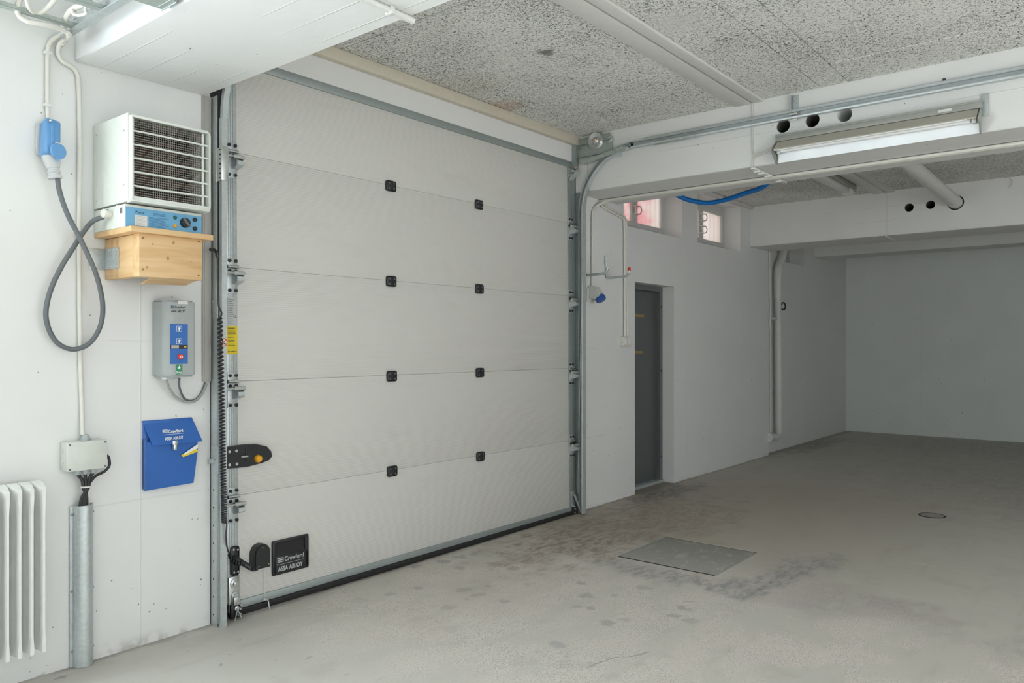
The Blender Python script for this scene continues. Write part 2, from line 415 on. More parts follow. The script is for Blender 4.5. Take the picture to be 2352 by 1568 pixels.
        k = mth(nt, 'MULTIPLY', smooth(nt, q, wdt, wdt*0.3), mth(nt, 'MULTIPLY', smooth(nt, t, 0.0, 0.05), smooth(nt, t, 1.0, 0.95)))
        k = mth(nt, 'MULTIPLY', k, smooth(nt, grain, 0.40, 0.55))
        c = mixc(nt, mth(nt, 'MULTIPLY', k, amt), c, col)
    scratch(5.4, 1.35, 5.2, -0.3, 0.012, (0.66, 0.64, 0.58), 0.6)
    scratch(3.15, 1.72, 2.75, 1.88, 0.006, (0.2, 0.2, 0.2), 0.6)
    L(nt, c, b.inputs['Base Color'])
    L(nt, mth(nt, 'MULTIPLY_ADD', worn, 0.22, mth(nt, 'MULTIPLY_ADD', mid, 0.2, 0.42)), b.inputs['Roughness'])
    b.inputs['Specular IOR Level'].default_value = 0.35
    bump(nt, b, fine, 0.22, 0.002)
    return m

def pine(name, along='x'):
    m, nt, b = nodes(name); p = pos(nt)
    sc = {'x': (2.2, 22, 26), 'y': (22, 2.2, 26)}[along]
    g = noise(nt, mapv(nt, p, sc), 1.0, 5, 0.6, 0.6)
    c = mixc(nt, smooth(nt, g, 0.35, 0.7), (0.76, 0.52, 0.28), (0.66, 0.41, 0.19))
    X = xyz(nt, p)
    for (x, z, r) in ((1.665, 1.745, 0.009), (1.60, 1.80, 0.005), (1.77, 1.74, 0.004), (1.69, 1.815, 0.008), (1.575, 1.70, 0.006)):
        dx = mth(nt, 'SUBTRACT', X[0], x); dz = mth(nt, 'MULTIPLY', mth(nt, 'SUBTRACT', X[2], z), 0.8)
        d = mth(nt, 'SQRT', mth(nt, 'ADD', mth(nt, 'MULTIPLY', dx, dx), mth(nt, 'MULTIPLY', dz, dz)))
        c = mixc(nt, mth(nt, 'MULTIPLY', smooth(nt, d, r, r*0.4), 0.7), c, (0.28, 0.14, 0.06))
    L(nt, c, b.inputs['Base Color']); b.inputs['Roughness'].default_value = 0.5
    bump(nt, b, g, 0.15, 0.002)
    return m

def door_skin(name):
    m, nt, b = nodes(name); p = pos(nt); X = xyz(nt, p)
    c = mixc(nt, noise(nt, p, 1.2, 4, 0.6), (0.655, 0.645, 0.605), (0.70, 0.69, 0.65))
    tc = N(nt, 'ShaderNodeTexCoord').outputs['Object']; Z = xyz(nt, tc)[2]
    wv = mth(nt, 'SINE', mth(nt, 'MULTIPLY', Z, 2*math.pi/0.0122))
    hh = mth(nt, 'MULTIPLY', wv, 0.5)
    sm = noise(nt, mapv(nt, p, (3, 3, 9)), 1.0, 4, 0.6)
    c = mixc(nt, mth(nt, 'MULTIPLY', smooth(nt, sm, 0.55, 0.75), 0.12), c, (0.50, 0.48, 0.44))
    L(nt, c, b.inputs['Base Color']); b.inputs['Roughness'].default_value = 0.48
    bump(nt, b, hh, 0.42, 0.0016)
    return m

def pane_mat(name, red, k_=1.0):
    m, nt, b = nodes(name); p = pos(nt); X = xyz(nt, p)
    folds = noise(nt, mapv(nt, p, (16, 1, 0.6)), 1.0, 3, 0.6)
    c = mixc(nt, folds, tuple(k_*x for x in (0.72, 0.62, 0.56)), tuple(k_*x for x in (0.96, 0.90, 0.86)))
    if red:
        k = smooth(nt, mth(nt, 'ADD', X[0], mth(nt, 'MULTIPLY_ADD', noise(nt, p, 7, 4, 0.7), 0.5, -0.25)), 6.95, 6.55)
        c = mixc(nt, mth(nt, 'MULTIPLY', k, smooth(nt, noise(nt, mapv(nt, p, (4, 1, 9)), 1.0, 3), 0.35, 0.6)), c, (0.86, 0.46, 0.48))
    tr = N(nt, 'ShaderNodeBsdfTranslucent'); L(nt, c, tr.inputs[0])
    L(nt, c, b.inputs['Base Color']); b.inputs['Roughness'].default_value = 0.25
    mx = N(nt, 'ShaderNodeMixShader'); mx.inputs[0].default_value = 0.16
    L(nt, tr.outputs[0], mx.inputs[1]); L(nt, b.outputs[0], mx.inputs[2])
    L(nt, mx.outputs[0], nt.nodes['Material Output'].inputs[0])
    return m

M = {}
M['floor'] = floor_mat('floor_concrete')
M['wall'] = concrete_white('wall_paint', vlines=((1.703, -0.1, 2.0, 0.5), (7.22, 0.0, 2.5, 0.8), (8.62, 0.0, 2.2, 0.9)),
                           hlines=((0.66, 1.45, 2.05, 0.5), (1.39, 1.5, 1.80, 0.4), (1.34, 5.35, 5.6, -0.9), (0.60, 5.3, 5.75, -0.6)))
M['wall_far'] = concrete_white('wall_far_paint', col=(0.80, 0.80, 0.78), vlines=((11.05, 0.0, 2.1, 0.9),))
M['wall_right'] = concrete_white('wall_right_paint', col=(0.84, 0.86, 0.83), vlines=((2.62, 0.0, 2.2, -0.5),), axis='y', pits=1.0)
M['beam'] = concrete_white('beam_paint', board=0.145, pits=0.7, bottom_dirt=False)
M['beam_near'] = concrete_white('beam_near_paint', col=(0.86, 0.865, 0.86), board=0.145, pits=0.4, axis='xb', bottom_dirt=False)
M['wool'] = wood_wool('wood_wool')
M['beige'] = plain('beige_paint', (0.66, 0.61, 0.50), 0.55, bmp=0.1)
M['white'] = plain('white_paint', (0.78, 0.78, 0.76), 0.5, bmp=0.08)
M['strip'] = plain('joint_strip_paint', (0.72, 0.715, 0.69), 0.6, bmp=0.1)
M['galv'] = galvanised('galvanised_steel')
M['galv_dark'] = galvanised('galvanised_dull', (0.36, 0.40, 0.395), 0.5, 0.45)
M['galv_green'] = galvanised('galvanised_greenish', (0.42, 0.47, 0.44), 0.48, 0.45)
M['chrome'] = galvanised('zinc_bright', (0.66, 0.68, 0.67), 0.33, 0.85)
M['black'] = plain('black_plastic', (0.022, 0.023, 0.025), 0.42)
M['dark'] = plain('heater_inner_black', (0.02, 0.02, 0.022), 0.8)  # near-black of the plate behind the heater grille
M['hole_shade'] = plain('hole_shade_grey', (0.15, 0.145, 0.135), 0.9)  # dark grey standing in for shade inside the beam holes
M['rubber_and_shade'] = plain('black_rubber_and_shade', (0.020, 0.020, 0.020), 0.7)  # rubber parts, plus shade put into the track gap and hatch edges
M['cable_grey'] = plain('grey_cable', (0.13, 0.145, 0.155), 0.5)
M['cable_black'] = plain('black_cable', (0.03, 0.03, 0.032), 0.5)
M['cable_lgrey'] = plain('light_grey_cable', (0.38, 0.38, 0.36), 0.5)
M['conduit'] = plain('white_conduit', (0.74, 0.72, 0.66), 0.45)
M['heater'] = plain('heater_enamel', (0.74, 0.77, 0.71), 0.38)
M['heater_blue'] = plain('heater_blue', (0.17, 0.44, 0.70), 0.4, var=0.04)
M['element'] = plain('heater_element', (0.10, 0.065, 0.05), 0.6, 0.3, var=0.5, scale=9)
M['pine_x'] = pine('pine_along_x', 'x'); M['pine_y'] = pine('pine_along_y', 'y')
M['skin'] = door_skin('door_skin')
M['box_grey'] = plain('control_grey', (0.37, 0.40, 0.40), 0.42)
M['panel_blue'] = plain('panel_blue', (0.035, 0.155, 0.48), 0.4, var=0.03)
M['pouch'] = plain('pouch_blue', (0.030, 0.135, 0.46), 0.38, var=0.1, scale=6)
M['print_white'] = plain('print_white', (0.85, 0.86, 0.86), 0.5, var=0.0)
M['print_grey'] = plain('print_grey', (0.52, 0.54, 0.54), 0.5, var=0.0)
M['print_black'] = plain('print_black', (0.03, 0.03, 0.03), 0.5, var=0.0)
M['print_blue'] = plain('print_blue', (0.03, 0.12, 0.26), 0.5, var=0.0)
M['paper'] = plain('paper', (0.75, 0.75, 0.72), 0.6, var=0.03)
M['yellow'] = plain('yellow_label', (0.80, 0.62, 0.02), 0.5, var=0.04)
M['orange'] = plain('orange_knob', (0.85, 0.40, 0.02), 0.4, var=0.05)
M['red'] = plain('red_plastic', (0.68, 0.06, 0.04), 0.4, var=0.05)
M['green'] = plain('green_label', (0.03, 0.26, 0.13), 0.5, var=0.03)
M['green_dark'] = plain('green_lens', (0.02, 0.12, 0.10), 0.25, var=0.03)
M['cee_blue'] = plain('socket_blue', (0.125, 0.31, 0.58), 0.35, var=0.06)
M['cee_blue_dark'] = plain('socket_blue_dark', (0.03, 0.10, 0.36), 0.35, var=0.06)
M['plug_grey'] = plain('plug_grey', (0.55, 0.56, 0.57), 0.45)
M['jbox'] = plain('junction_grey', (0.64, 0.66, 0.61), 0.45)
M['gland'] = plain('gland_grey', (0.42, 0.46, 0.47), 0.45)
M['radiator'] = plain('radiator_enamel', (0.80, 0.80, 0.78), 0.32)
M['trunk'] = plain('trunking_grey', (0.44, 0.43, 0.40), 0.5)
M['door_grey'] = plain('steel_door_grey', (0.125, 0.135, 0.135), 0.45, 0.1)
M['frame_grey'] = plain('door_frame_grey', (0.155, 0.165, 0.165), 0.45, 0.1)
M['tape'] = plain('brown_tape', (0.34, 0.24, 0.09), 0.5)
M['win_frame'] = plain('window_frame_paint', (0.60, 0.60, 0.58), 0.5)
M['hose'] = plain('blue_hose', (0.0, 0.17, 0.55), 0.45)
def hatch_mat():
    m, nt, b = nodes('hatch_steel'); p = pos(nt)
    c = mixc(nt, noise(nt, p, 3, 4, 0.6), (0.27, 0.27, 0.25), (0.36, 0.35, 0.315))
    c = mixc(nt, mth(nt, 'MULTIPLY', smooth(nt, noise(nt, mapv(nt, p, (9, 16, 9)), 1.0, 4, 0.7), 0.55, 0.64), 0.6), c, (0.50, 0.465, 0.38))
    L(nt, c, b.inputs['Base Color']); b.inputs['Roughness'].default_value = 0.6
    return m
M['hatch'] = hatch_mat()
M['lamp_body'] = plain('lamp_body', (0.36, 0.37, 0.34), 0.5, 0.2)
M['lamp_hood'] = plain('lamp_hood', (0.52, 0.49, 0.42), 0.45)
M['reflector'] = galvanised('lamp_reflector', (0.84, 0.86, 0.87), 0.50, 0.55, 0.02)
M['tube'] = plain('fluorescent_tube', (0.90, 0.91, 0.91), 0.2, var=0.0)
M['lampplastic'] = plain('prismatic_cover', (0.68, 0.68, 0.66), 0.25)
M['pipe_paint'] = plain('pipe_paint', (0.70, 0.695, 0.67), 0.42)
M['copper'] = plain('copper_nail', (0.55, 0.33, 0.16), 0.4, 0.5)
M['pane_red'] = pane_mat('frosted_pane_red', True); M['pane'] = pane_mat('frosted_pane', False); M['pane_brown'] = pane_mat('frosted_pane_brown', False, 0.2)
M['rust'] = plain('rust', (0.30, 0.16, 0.08), 0.8)

# ================================================================== ROOM SHELL
YW, YF, X0, X1, YB = 3.60, 3.68, -4.0, 12.93, -5.0
# floor slab, with a fall towards the sectional door
mb = MB(); xs = [X0, 1.5, 2.5, 3.5, 4.5, 5.5, 6.3, X1+0.3]
t = [[mb.bm.verts.new((x, y, fz(x))) for x in xs] for y in (YB-0.2, 4.05)]
bt = [[mb.bm.verts.new((x, y, -0.25)) for x in xs] for y in (YB-0.2, 4.05)]
for i in range(len(xs)-1):
    mb.bm.faces.new((t[0][i], t[0][i+1], t[1][i+1], t[1][i])); mb.bm.faces.new((bt[0][i], bt[1][i], bt[1][i+1], bt[0][i+1]))
    mb.bm.faces.new((t[0][i], bt[0][i], bt[0][i+1], t[0][i+1])); mb.bm.faces.new((t[1][i], t[1][i+1], bt[1][i+1], bt[1][i]))
mb.bm.faces.new((t[0][0], t[1][0], bt[1][0], bt[0][0])); mb.bm.faces.new((t[0][-1], bt[0][-1], bt[1][-1], t[1][-1]))
floor = struct('floor', mb, M['floor'], 'worn grey concrete garage floor with a speckled tyre lane', org=(0, 0, 0))
HX0, HX1, HY0, HY1 = 4.34, 5.0, 1.978, 2.652
cut(floor, [(HX0, HX1, HY0, HY1, -0.03, 0.1)])

# door wall: one wall with the openings of the sectional door, the side door and two windows
mb = MB().box(X0-0.3, 9.43, YW, 4.0, -0.15, 3.3)
wall = struct('wall_front', mb, M['wall'], 'white painted concrete wall around the garage door', org=(0, 0, 0))
WZ0, WZ1 = 2.44, 2.955
cut(wall, [(2.05, 5.33, 3.5, 3.66, -0.3, 2.855), (2.25, 5.08, 3.5, 4.2, -0.3, 2.75), (6.192, 6.951, 3.5, 4.2, -0.3, 1.948),
           (-2.75, 0.45, 3.5, 4.2, 0.92, 2.68), (6.0, 7.127, 3.5, 4.2, WZ0, WZ1), (7.46, 8.565, 3.5, 4.2, WZ0, WZ1)])
mb = MB().box(9.43, X1+0.3, YF, 4.08, -0.15, 3.3)
wall2 = struct('wall_front_far', mb, M['wall_far'], 'recessed far stretch of the door wall behind the drain pipe', org=(0, 0, 0))
cut(wall2, [(10.02, 10.94, 3.5, 4.3, 2.47, 2.95)])
struct('wall_right', MB().box(X1, X1+0.3, YB-0.2, YF, -0.15, 3.3), M['wall_right'], 'plain pitted white wall at the far end of the garage')
wl = struct('wall_left', MB().box(X0-0.3, X0, YB-0.2, YW, -0.15, 3.3), M['wall'], 'plain white wall far left of the viewer', org=(0, 0, 0))
wb = struct('wall_back', MB().box(X0-0.3, X1+0.3, YB-0.3, YB, -0.15, 3.3), M['wall'], 'white wall behind the viewer with a wide opening', org=(0, 0, 0))
cut(wb, [(-2.2, 4.6, YB-0.5, YB+0.2, 0.03, 2.95)])

# ceiling slab with wood-wool panels between the beams
ceil = struct('ceiling', MB().box(X0-0.3, X1+0.3, YB-0.3, 4.08, 3.12, 3.35), M['strip'], 'ceiling clad in coarse grey wood-wool panels', org=(0, 0, 3.12))
random.seed(3)
def panels(xr, yr, z, th=0.06):
    for i in range(len(xr)-1):
        for j in range(len(yr)-1):
            a, bq, c0, c1 = xr[i], xr[i+1], yr[j], yr[j+1]
            dz = random.uniform(-0.003, 0.003)
            obj('panel', MB().box(a+0.0028, bq-0.0028, c0+0.0028, c1-0.0028, z+dz, z+th+0.01), M['wool'], ceil, 0)
Y1 = [YB, -3.0, -1.0, 0.45, 1.475, 1.65, 2.035]
panels([2.02, 2.33, 2.83, 3.33, 3.83, 4.33, 4.83, 5.24], [2.24, YW], 3.06)
panels([2.02, 2.33, 2.83, 3.33, 3.83, 4.33, 4.83, 5.24], Y1, 3.06)
panels([5.88, 6.4, 6.9, 7.4, 7.9, 8.4, 8.85], [2.24, YW], 2.99, 0.13)
panels([5.88, 6.4, 6.9, 7.4, 7.9, 8.4, 8.85], [YB, -3.0, -1.0, 0.6, 2.075], 2.99, 0.13)
panels([9.42, 10.05, 10.7, 11.33], [YB, -2.5, 0, 2, YF], 2.99, 0.13)
panels([11.75, 12.35, X1], [YB, -2.5, 0, 2, YF], 2.99, 0.13)
panels([X0, -3, -2, -1, 0, 0.7, 1.42], [YB, -3, -1, 1, 2.3, YW], 3.06)
# paired joint strips across the ceiling
for k, (xa, xb, z) in enumerate(((2.02, 5.24, 3.045), (5.88, 8.845, 2.975))):
    s1 = struct('trim_%d' % (1+2*k), MB().box(xa, xb, 2.035, 2.107, z, z+0.08, 0.003), M['strip'], 'narrow painted ceiling joint strip, half nearer the viewer, bay %s' % ('over the garage door' if k == 0 else 'with the white pipe'))
    s2 = struct('trim_%d' % (2+2*k), MB().box(xa, xb, 2.120, 2.24, z, z+0.08, 0.003), M['strip'], 'wider painted ceiling joint strip, half nearer the door wall, bay %s' % ('over the garage door' if k == 0 else 'with the white pipe'))
struct('trim_5', MB().box(2.02, 5.236, 3.555, 3.600, 2.988, 3.058, 0.003), M['beige'], 'beige painted batten between garage door lintel and ceiling')
struct('trim_6', MB().box(5.88, 8.845, 3.55, 3.600, 2.965, 2.99, 0.003), M['strip'], 'pale batten above the small high windows')
# joint filler inside the gap of the strips
obj('joint_filler', MB().box(2.02, 5.24, 2.107, 2.120, 3.056, 3.08), M['rust'], bpy.data.objects['trim_1'])
obj('joint_filler', MB().box(5.88, 8.845, 2.107, 2.120, 2.986, 3.02), M['rust'], bpy.data.objects['trim_3'])

# concrete downstand beams
def beam(n, xa, xb, za, mat, label, holes=()):
    o = struct('trim_%d' % n, MB().box(xa, xb, YB, YW if n < 10 else YF, za, 3.2, 0.006, 1), mat, label, org=((xa+xb)/2, 0, za))
    if holes: cut(o, (), [((xa-0.1, y, z), (xb+0.1 if thru else xa+0.57, y, z), r) for y, z, r, thru in holes])
    return o
beam(7, 1.42, 2.02, 2.60, M['beam_near'], 'big white concrete beam above the fan heater')
beam(8, 5.24, 5.88, 2.607, M['beam'], 'white concrete beam carrying the strip light and door rail',
     [(1.899, 2.854, 0.046, 0), (1.705, 2.857, 0.046, 0), (1.502, 2.856, 0.046, 0), (0.934, 2.959, 0.011, 0)])
beam(9, 8.845, 9.42, 2.525, M['beam'], 'far white concrete beam with two core holes and a pipe', [(1.896, 2.797, 0.043, 0), (1.698, 2.803, 0.043, 0), (1.472, 2.80, 0.075, 0)])
beam(10, 11.33, 11.75, 2.625, M['wall_far'], 'lowest white beam in front of the far end wall')
for nm_, holes_, xf in (('trim_8', ((1.899, 2.854, 0.0455), (1.705, 2.857, 0.0455)), 5.24), ('trim_9', ((1.896, 2.797, 0.0425), (1.698, 2.803, 0.0425)), 8.845)):
    for y_, z_, r_ in holes_:
        obj('hole_shade_lining', MB().cyl((xf+0.012, y_, z_), (xf+0.56, y_, z_), r_, 24, caps=False).cyl((xf+0.54, y_, z_), (xf+0.56, y_, z_), r_-0.0005, 24), M['hole_shade'], bpy.data.objects[nm_])  # dark lining puts the shade of the deep holes into colour
# vertical joints in beams at the casting line
for x, z0, z1, nm, bn in ((5.2385, 2.66, 3.04, 'beam_joint', 'trim_8'), (8.8435, 2.53, 2.97, 'beam_joint', 'trim_9')):
    obj(nm, MB().box(x, x+0.004, 2.106, 2.117, z0, z1), M['strip'], bpy.data.objects[bn])

# ------------------------------------------------------------------ windows
def window(n, x0, x1, z0, z1, y, pm, label, mull):
    root = struct('window_%d' % n, MB().box(x0, x1, y, y+0.05, z0, z0+0.055, 0.004), M['win_frame'], label)
    f = MB(); f.box(x0, x1, y, y+0.05, z1-0.05, z1); f.box(x0, x0+0.05, y, y+0.05, z0+0.055, z1-0.05); f.box(x1-0.05, x1, y, y+0.05, z0+0.055, z1-0.05)
    obj('window_frame', f, M['win_frame'], root)
    for a, c in ((x0+0.05, mull), (mull, x1-0.05)):
        s = MB(); w_ = 0.05; ya, yb = y-0.012, y+0.03
        s.box(a+0.004, c-0.004, ya, yb, z0+0.055, z0+0.055+w_, 0.003); s.box(a+0.004, c-0.004, ya, yb, z1-0.05-w_, z1-0.05, 0.003)
        s.box(a+0.004, a+0.004+w_, ya+0.001, yb, z0+0.104, z1-0.099); s.box(c-0.004-w_, c-0.004, ya+0.001, yb, z0+0.104, z1-0.099)
        sash = obj('sash', s, M['win_frame'], root)
        obj('pane', MB().box(a+w_, c-w_, y+0.008, y+0.014, z0+0.1, z1-0.09), pm, sash)
    for zz in ((z0+0.20, z1-0.18) if n == 2 else (z0+0.22,)):
        for sx in (-1, 1):
            pts = [(mull+sx*0.03, y-0.012, zz+0.035), (mull+sx*0.035, y-0.05, zz+0.035), (mull+sx*0.06, y-0.052, zz), (mull+sx*0.035, y-0.05, zz-0.035), (mull+sx*0.03, y-0.012, zz-0.035)]
            obj('handle', MB().tube(pts, 0.006, 6, 4), M['win_frame'] if sx > 0 else M['white'], root)
window(1, 6.0, 7.127, WZ0, WZ1, 3.79, M['pane_red'], 'small high window with reddish frosted panes above the grey door', 6.50)
window(2, 7.46, 8.565, WZ0, WZ1, 3.79, M['pane'], 'small high window with pale panes right of the blue hose', 7.93)
window(3, 10.02, 10.94, 2.47, 2.95, 3.87, M['pane_brown'], 'far high window half hidden behind the drain pipe', 10.45)

# ------------------------------------------------------------------ grey side door
d1 = struct('door_1', MB().box(6.235, 6.905, 3.765, 3.81, 0.035, 1.90, 0.003), M['door_grey'], 'narrow dark grey steel side door in a deep recess')
f = MB(); f.box(6.192, 6.235, 3.725, 3.83, fz(6.2), 1.90); f.box(6.895, 6.951, 3.725, 3.83, fz(6.9), 1.90); f.box(6.192, 6.951, 3.725, 3.83, 1.90, 1.948)
fr = obj('door_frame', f, M['frame_grey'], d1)
obj('threshold', MB().box(6.195, 6.948, 3.70, 3.83, fz(6.5)-0.01, fz(6.5)+0.026, 0.006), M['galv'], d1)
for z in (0.27, 1.12, 1.75): obj('frame_bolt', MB().cyl((6.923, 3.722, z), (6.923, 3.73, z), 0.011, 10), M['black'], d1)
for z, w_ in ((1.655, 0.20), (1.305, 0.17)): obj('tape', MB().box(6.40, 6.45+w_, 3.7635, 3.766, z-0.012, z+0.012), M['tape'], d1)

# ================================================================== SECTIONAL GARAGE DOOR
LEAN = -0.0075
gd = thing('sectional_garage_door', 'big closed off-white sectional garage door of five ribbed panels', 'garage door', (3.67, 3.60, 1.30))
DX0, DX1 = 2.198, 5.139
SEAMS = [0.062, 0.604, 1.187, 1.769, 2.356, 2.815]
for i in range(5):
    za, zb = SEAMS[i], SEAMS[i+1]
    obj('door_panel', MB().box(DX0, DX1, 3.600, 3.640, za+0.0004, zb-0.0004, 0.0018, 2), M['skin'], gd)
    for xa, xb in ((2.136, DX0), (DX1, 5.20)):
        s = obj('end_stile', MB().box(xa, xb, 3.596, 3.642, za+0.001, zb-0.001, 0.003), M['galv_dark'] if xa > 3 else M['galv'], gd)
        for q in (0.2, 0.38, 0.62):
            xx = xa+(xb-xa)*q; obj('stile_groove', MB().box(xx, xx+0.002, 3.5945, 3.597, za+0.01, zb-0.01), M['galv_dark'], s)
obj('added_seam_blackout', MB().box(2.15, 5.18, 3.640, 3.652, 0.03, 2.83), M['galv_dark'], gd)  # dark backing added to stop daylight leaking through the panel seams
obj('top_rail', MB().box(2.136, 5.20, 3.590, 3.642, 2.808, 2.857, 0.004), M['galv_dark'], gd)
obj('bottom_rail', MB().box(2.16, 5.18, 3.590, 3.642, 0.022, 0.070, 0.005), M['galv_dark'], gd)
obj('bottom_seal', MB().tube([(2.15, 3.60, 0.012), (5.2, 3.60, 0.020)], 0.021, 12), M['rubber_and_shade'], gd)
obj('bottom_seal_lip', MB().box(2.15, 5.2, 3.575, 3.60, 0.018, 0.030, 0.004), M['rubber_and_shade'], gd)

# black plastic centre hinges (shared mesh)
hm = MB().box(-0.039, 0.039, -0.013, 0, -0.032, 0.032, 0.0115, 3)
hinge_me = to_mesh('centre_hinge', hm); hinge_me.materials.append(M['black'])
bolt_me = to_mesh('hinge_screw', MB().cyl((0, -0.004, 0), (0, 0.002, 0), 0.006, 8)); bolt_me.materials.append(M['cable_grey'])
for x in (3.242, 4.060):
    for z in SEAMS[1:5]:
        h = inst('centre_hinge', hinge_me, gd, (x, 3.599, z-0.006))
        for sx in (-0.02, 0.02):
            for sz in (-0.016, 0.016): inst('hinge_screw', bolt_me, h, (x+sx, 3.586, z-0.006+sz))

# galvanised roller hinges at both edges
def roller_hinge(s):
    """built round the seam point on the stile face; s=+1 right edge, -1 left edge; x grows to the right"""
    base = MB()
    base.box(-0.029, 0.029, -0.004, 0, 0.004, 0.045, 0.002); base.box(-0.029, 0.029, -0.004, 0, -0.135, -0.008, 0.002)
    knuckle = MB().cyl((-0.031, -0.008, 0), (0.034, -0.008, 0), 0.0085, 10)
    car = MB()
    # bent carrier: a wedge open at the top
    car.prism([(0.000, 0, -0.090), (0.000, -0.050, -0.078), (0.000, -0.056, -0.072), (0.000, -0.056, -0.052), (0.000, -0.052, -0.052), (0.000, -0.050, -0.068), (0.000, 0, -0.082)], (0.036, 0, 0))
    for xx in (-0.002, 0.034):
        car.prism([(xx, 0, -0.088), (xx, -0.050, -0.077), (xx, -0.054, -0.052), (xx, -0.030, -0.028), (xx, 0, -0.030)], (0.003, 0, 0))
    sleeve = MB().cyl((-0.02 if s < 0 else -0.05, -0.048, -0.034), (0.038 if s < 0 else 0.02, -0.048, -0.034), 0.0115, 12)
    sleeve.cyl((0.038 if s < 0 else 0.02, -0.048, -0.034), (0.044 if s < 0 else 0.06, -0.048, -0.034), 0.008, 10)
    sleeve.cyl((-0.075 if s < 0 else 0.02, -0.048, -0.034), (-0.02 if s < 0 else 0.062, -0.048, -0.034), 0.006, 8)
    out = []
    for nm, b_, mt in (('hinge_plate', base, M['galv']), ('hinge_knuckle', knuckle, M['chrome']), ('roller_carrier', car, M['galv']), ('roller_axle', sleeve, M['chrome'])):
        me = to_mesh(nm, b_); me.materials.append(mt); out.append((nm, me))
    return out
blk_me = to_mesh('hinge_bolt', MB().cyl((0, -0.009, 0), (0, 0, 0), 0.0085, 10)); blk_me.materials.append(M['black'])
for s, x in ((-1, 2.168), (1, 5.170)):
    rh = roller_hinge(s)
    for z in SEAMS[1:5]:
        pts = rh
        plate = inst(pts[0][0], pts[0][1], gd, (x, 3.596, z))
        for nm, me in pts[1:]: inst(nm, me, plate, (x, 3.596, z))
        for sx in (-0.017, 0.017):
            for dz in (0.030, -0.022, -0.120): inst('hinge_bolt', blk_me, plate, (x+sx, 3.592, z+dz))
# top roller bracket, right side
tb = MB().box(5.145, 5.215, 3.555, 3.598, 2.735, 2.745, 0.001); tb.box(5.15, 5.20, 3.590, 3.597, 2.70, 2.80); tb.prism([(5.15, 3.596, 2.70), (5.15, 3.53, 2.745), (5.15, 3.53, 2.755), (5.15, 3.596, 2.715)], (0.05, 0, 0))
tb.cyl((5.13, 3.54, 2.765), (5.215, 3.54, 2.765), 0.010, 10)
obj('top_roller_bracket', tb, M['galv'], gd)

# lock with orange thumb turn
lk = []
for u, v in ((520, 1027), (560, 1021), (590, 1020), (612, 1025), (622, 1036), (624, 1047), (618, 1056), (600, 1063), (570, 1071), (545, 1074), (520, 1076)):
    q = onY(u, v, 3.575); lk.append(q)
lock = obj('lock', MB().prism(lk, (0, 0.026, 0)), M['black'], gd)
obj('lock_ridge', MB().box(2.226, 2.236, 3.571, 3.58, 0.775, 0.848, 0.003), M['black'], lock)
q = onY(592, 1053, 3.57); obj('lock_knob', MB().lathe((q.x, 3.578, q.z), (0, -1, 0), [(0, 0.021), (0.012, 0.021), (0.022, 0.017), (0.026, 0.012)], 8), M['orange'], lock)
for u, v in ((525, 1037), (541, 1035), (525, 1067), (542, 1065)):
    q = onY(u, v, 3.574); obj('lock_screw', MB().cyl((q.x, 3.568, q.z), (q.x, 3.576, q.z), 0.0075, 10), M['chrome'], lock)
q = onY(560, 1048, 3.57); obj('lock_bolt', MB().cyl((q.x-0.02, 3.568, q.z), (q.x+0.02, 3.568, q.z), 0.005, 8), M['chrome'], lock)

# recessed pull handle with lettering
ph = MB(); px0, px1, pz0, pz1 = 2.392, 2.621, 0.148, 0.332
ph.box(px0, px1, 3.584, 3.600, pz0, 0.250, 0.006, 2); ph.box(px0, px1, 3.584, 3.600, 0.316, pz1, 0.005, 2)
ph.box(px0, px0+0.024, 3.584, 3.600, pz0+0.01, pz1-0.01, 0.004, 2); ph.box(px1-0.024, px1, 3.584, 3.600, pz0+0.01, pz1-0.01, 0.004, 2)
pull = obj('pull_handle', ph, M['black'], gd)
cup = MB().box(px0+0.01, px1-0.01, 3.5975, 3.602, 0.24, 0.325); cup.prism([(px0+0.02, 3.598, 0.249), (px0+0.02, 3.588, 0.249), (px0+0.02, 3.598, 0.268)], (0.19, 0, 0))
obj('handle_cup', cup, M['rubber_and_shade'], pull)
def logo(parent, x, z, wd, y, mat, bar_mat=None, sk=0.0):
    """two-line maker's mark: barred block + word, rule, second word"""
    k = wd
    b_ = MB(); bx, bz, bw, bh = x, z+0.30*k, 0.22*k, 0.145*k
    b_.box(bx, bx+bw, y-0.0008, y, bz, bz+0.03*k); b_.box(bx, bx+bw, y-0.0008, y, bz+bh-0.03*k, bz+bh); b_.box(bx, bx+0.015*k, y-0.0008, y, bz, bz+bh); b_.box(bx+bw-0.015*k, bx+bw, y-0.0008, y, bz, bz+bh)
    b_.box(bx+0.03*k, bx+bw-0.03*k, y-0.0008, y, bz+0.055*k, bz+0.09*k)
    obj('logo_block', b_, bar_mat or mat, parent)
    text('lettering', 'Crawford', 0.20*k, (x+0.25*k, y, z+0.305*k), mat, parent, bold=0.012, width=0.73*k)
    r = MB().box(x-0.02*k, x+1.0*k, y-0.0008, y, z+0.225*k, z+0.235*k); r.box(x-0.02*k, x-0.008*k, y-0.0008, y, z+0.225*k, z+0.265*k); r.box(x+0.99*k, x+1.0*k, y-0.0008, y, z+0.195*k, z+0.235*k)
    obj('logo_rule', r, mat, parent)
    text('lettering', 'ASSA ABLOY', 0.20*k, (x+0.02*k, y, z+0.02*k), mat, parent, bold=0.022, width=0.93*k)
logo(pull, 2.420, 0.164, 0.168, 3.5835, M['print_grey'])

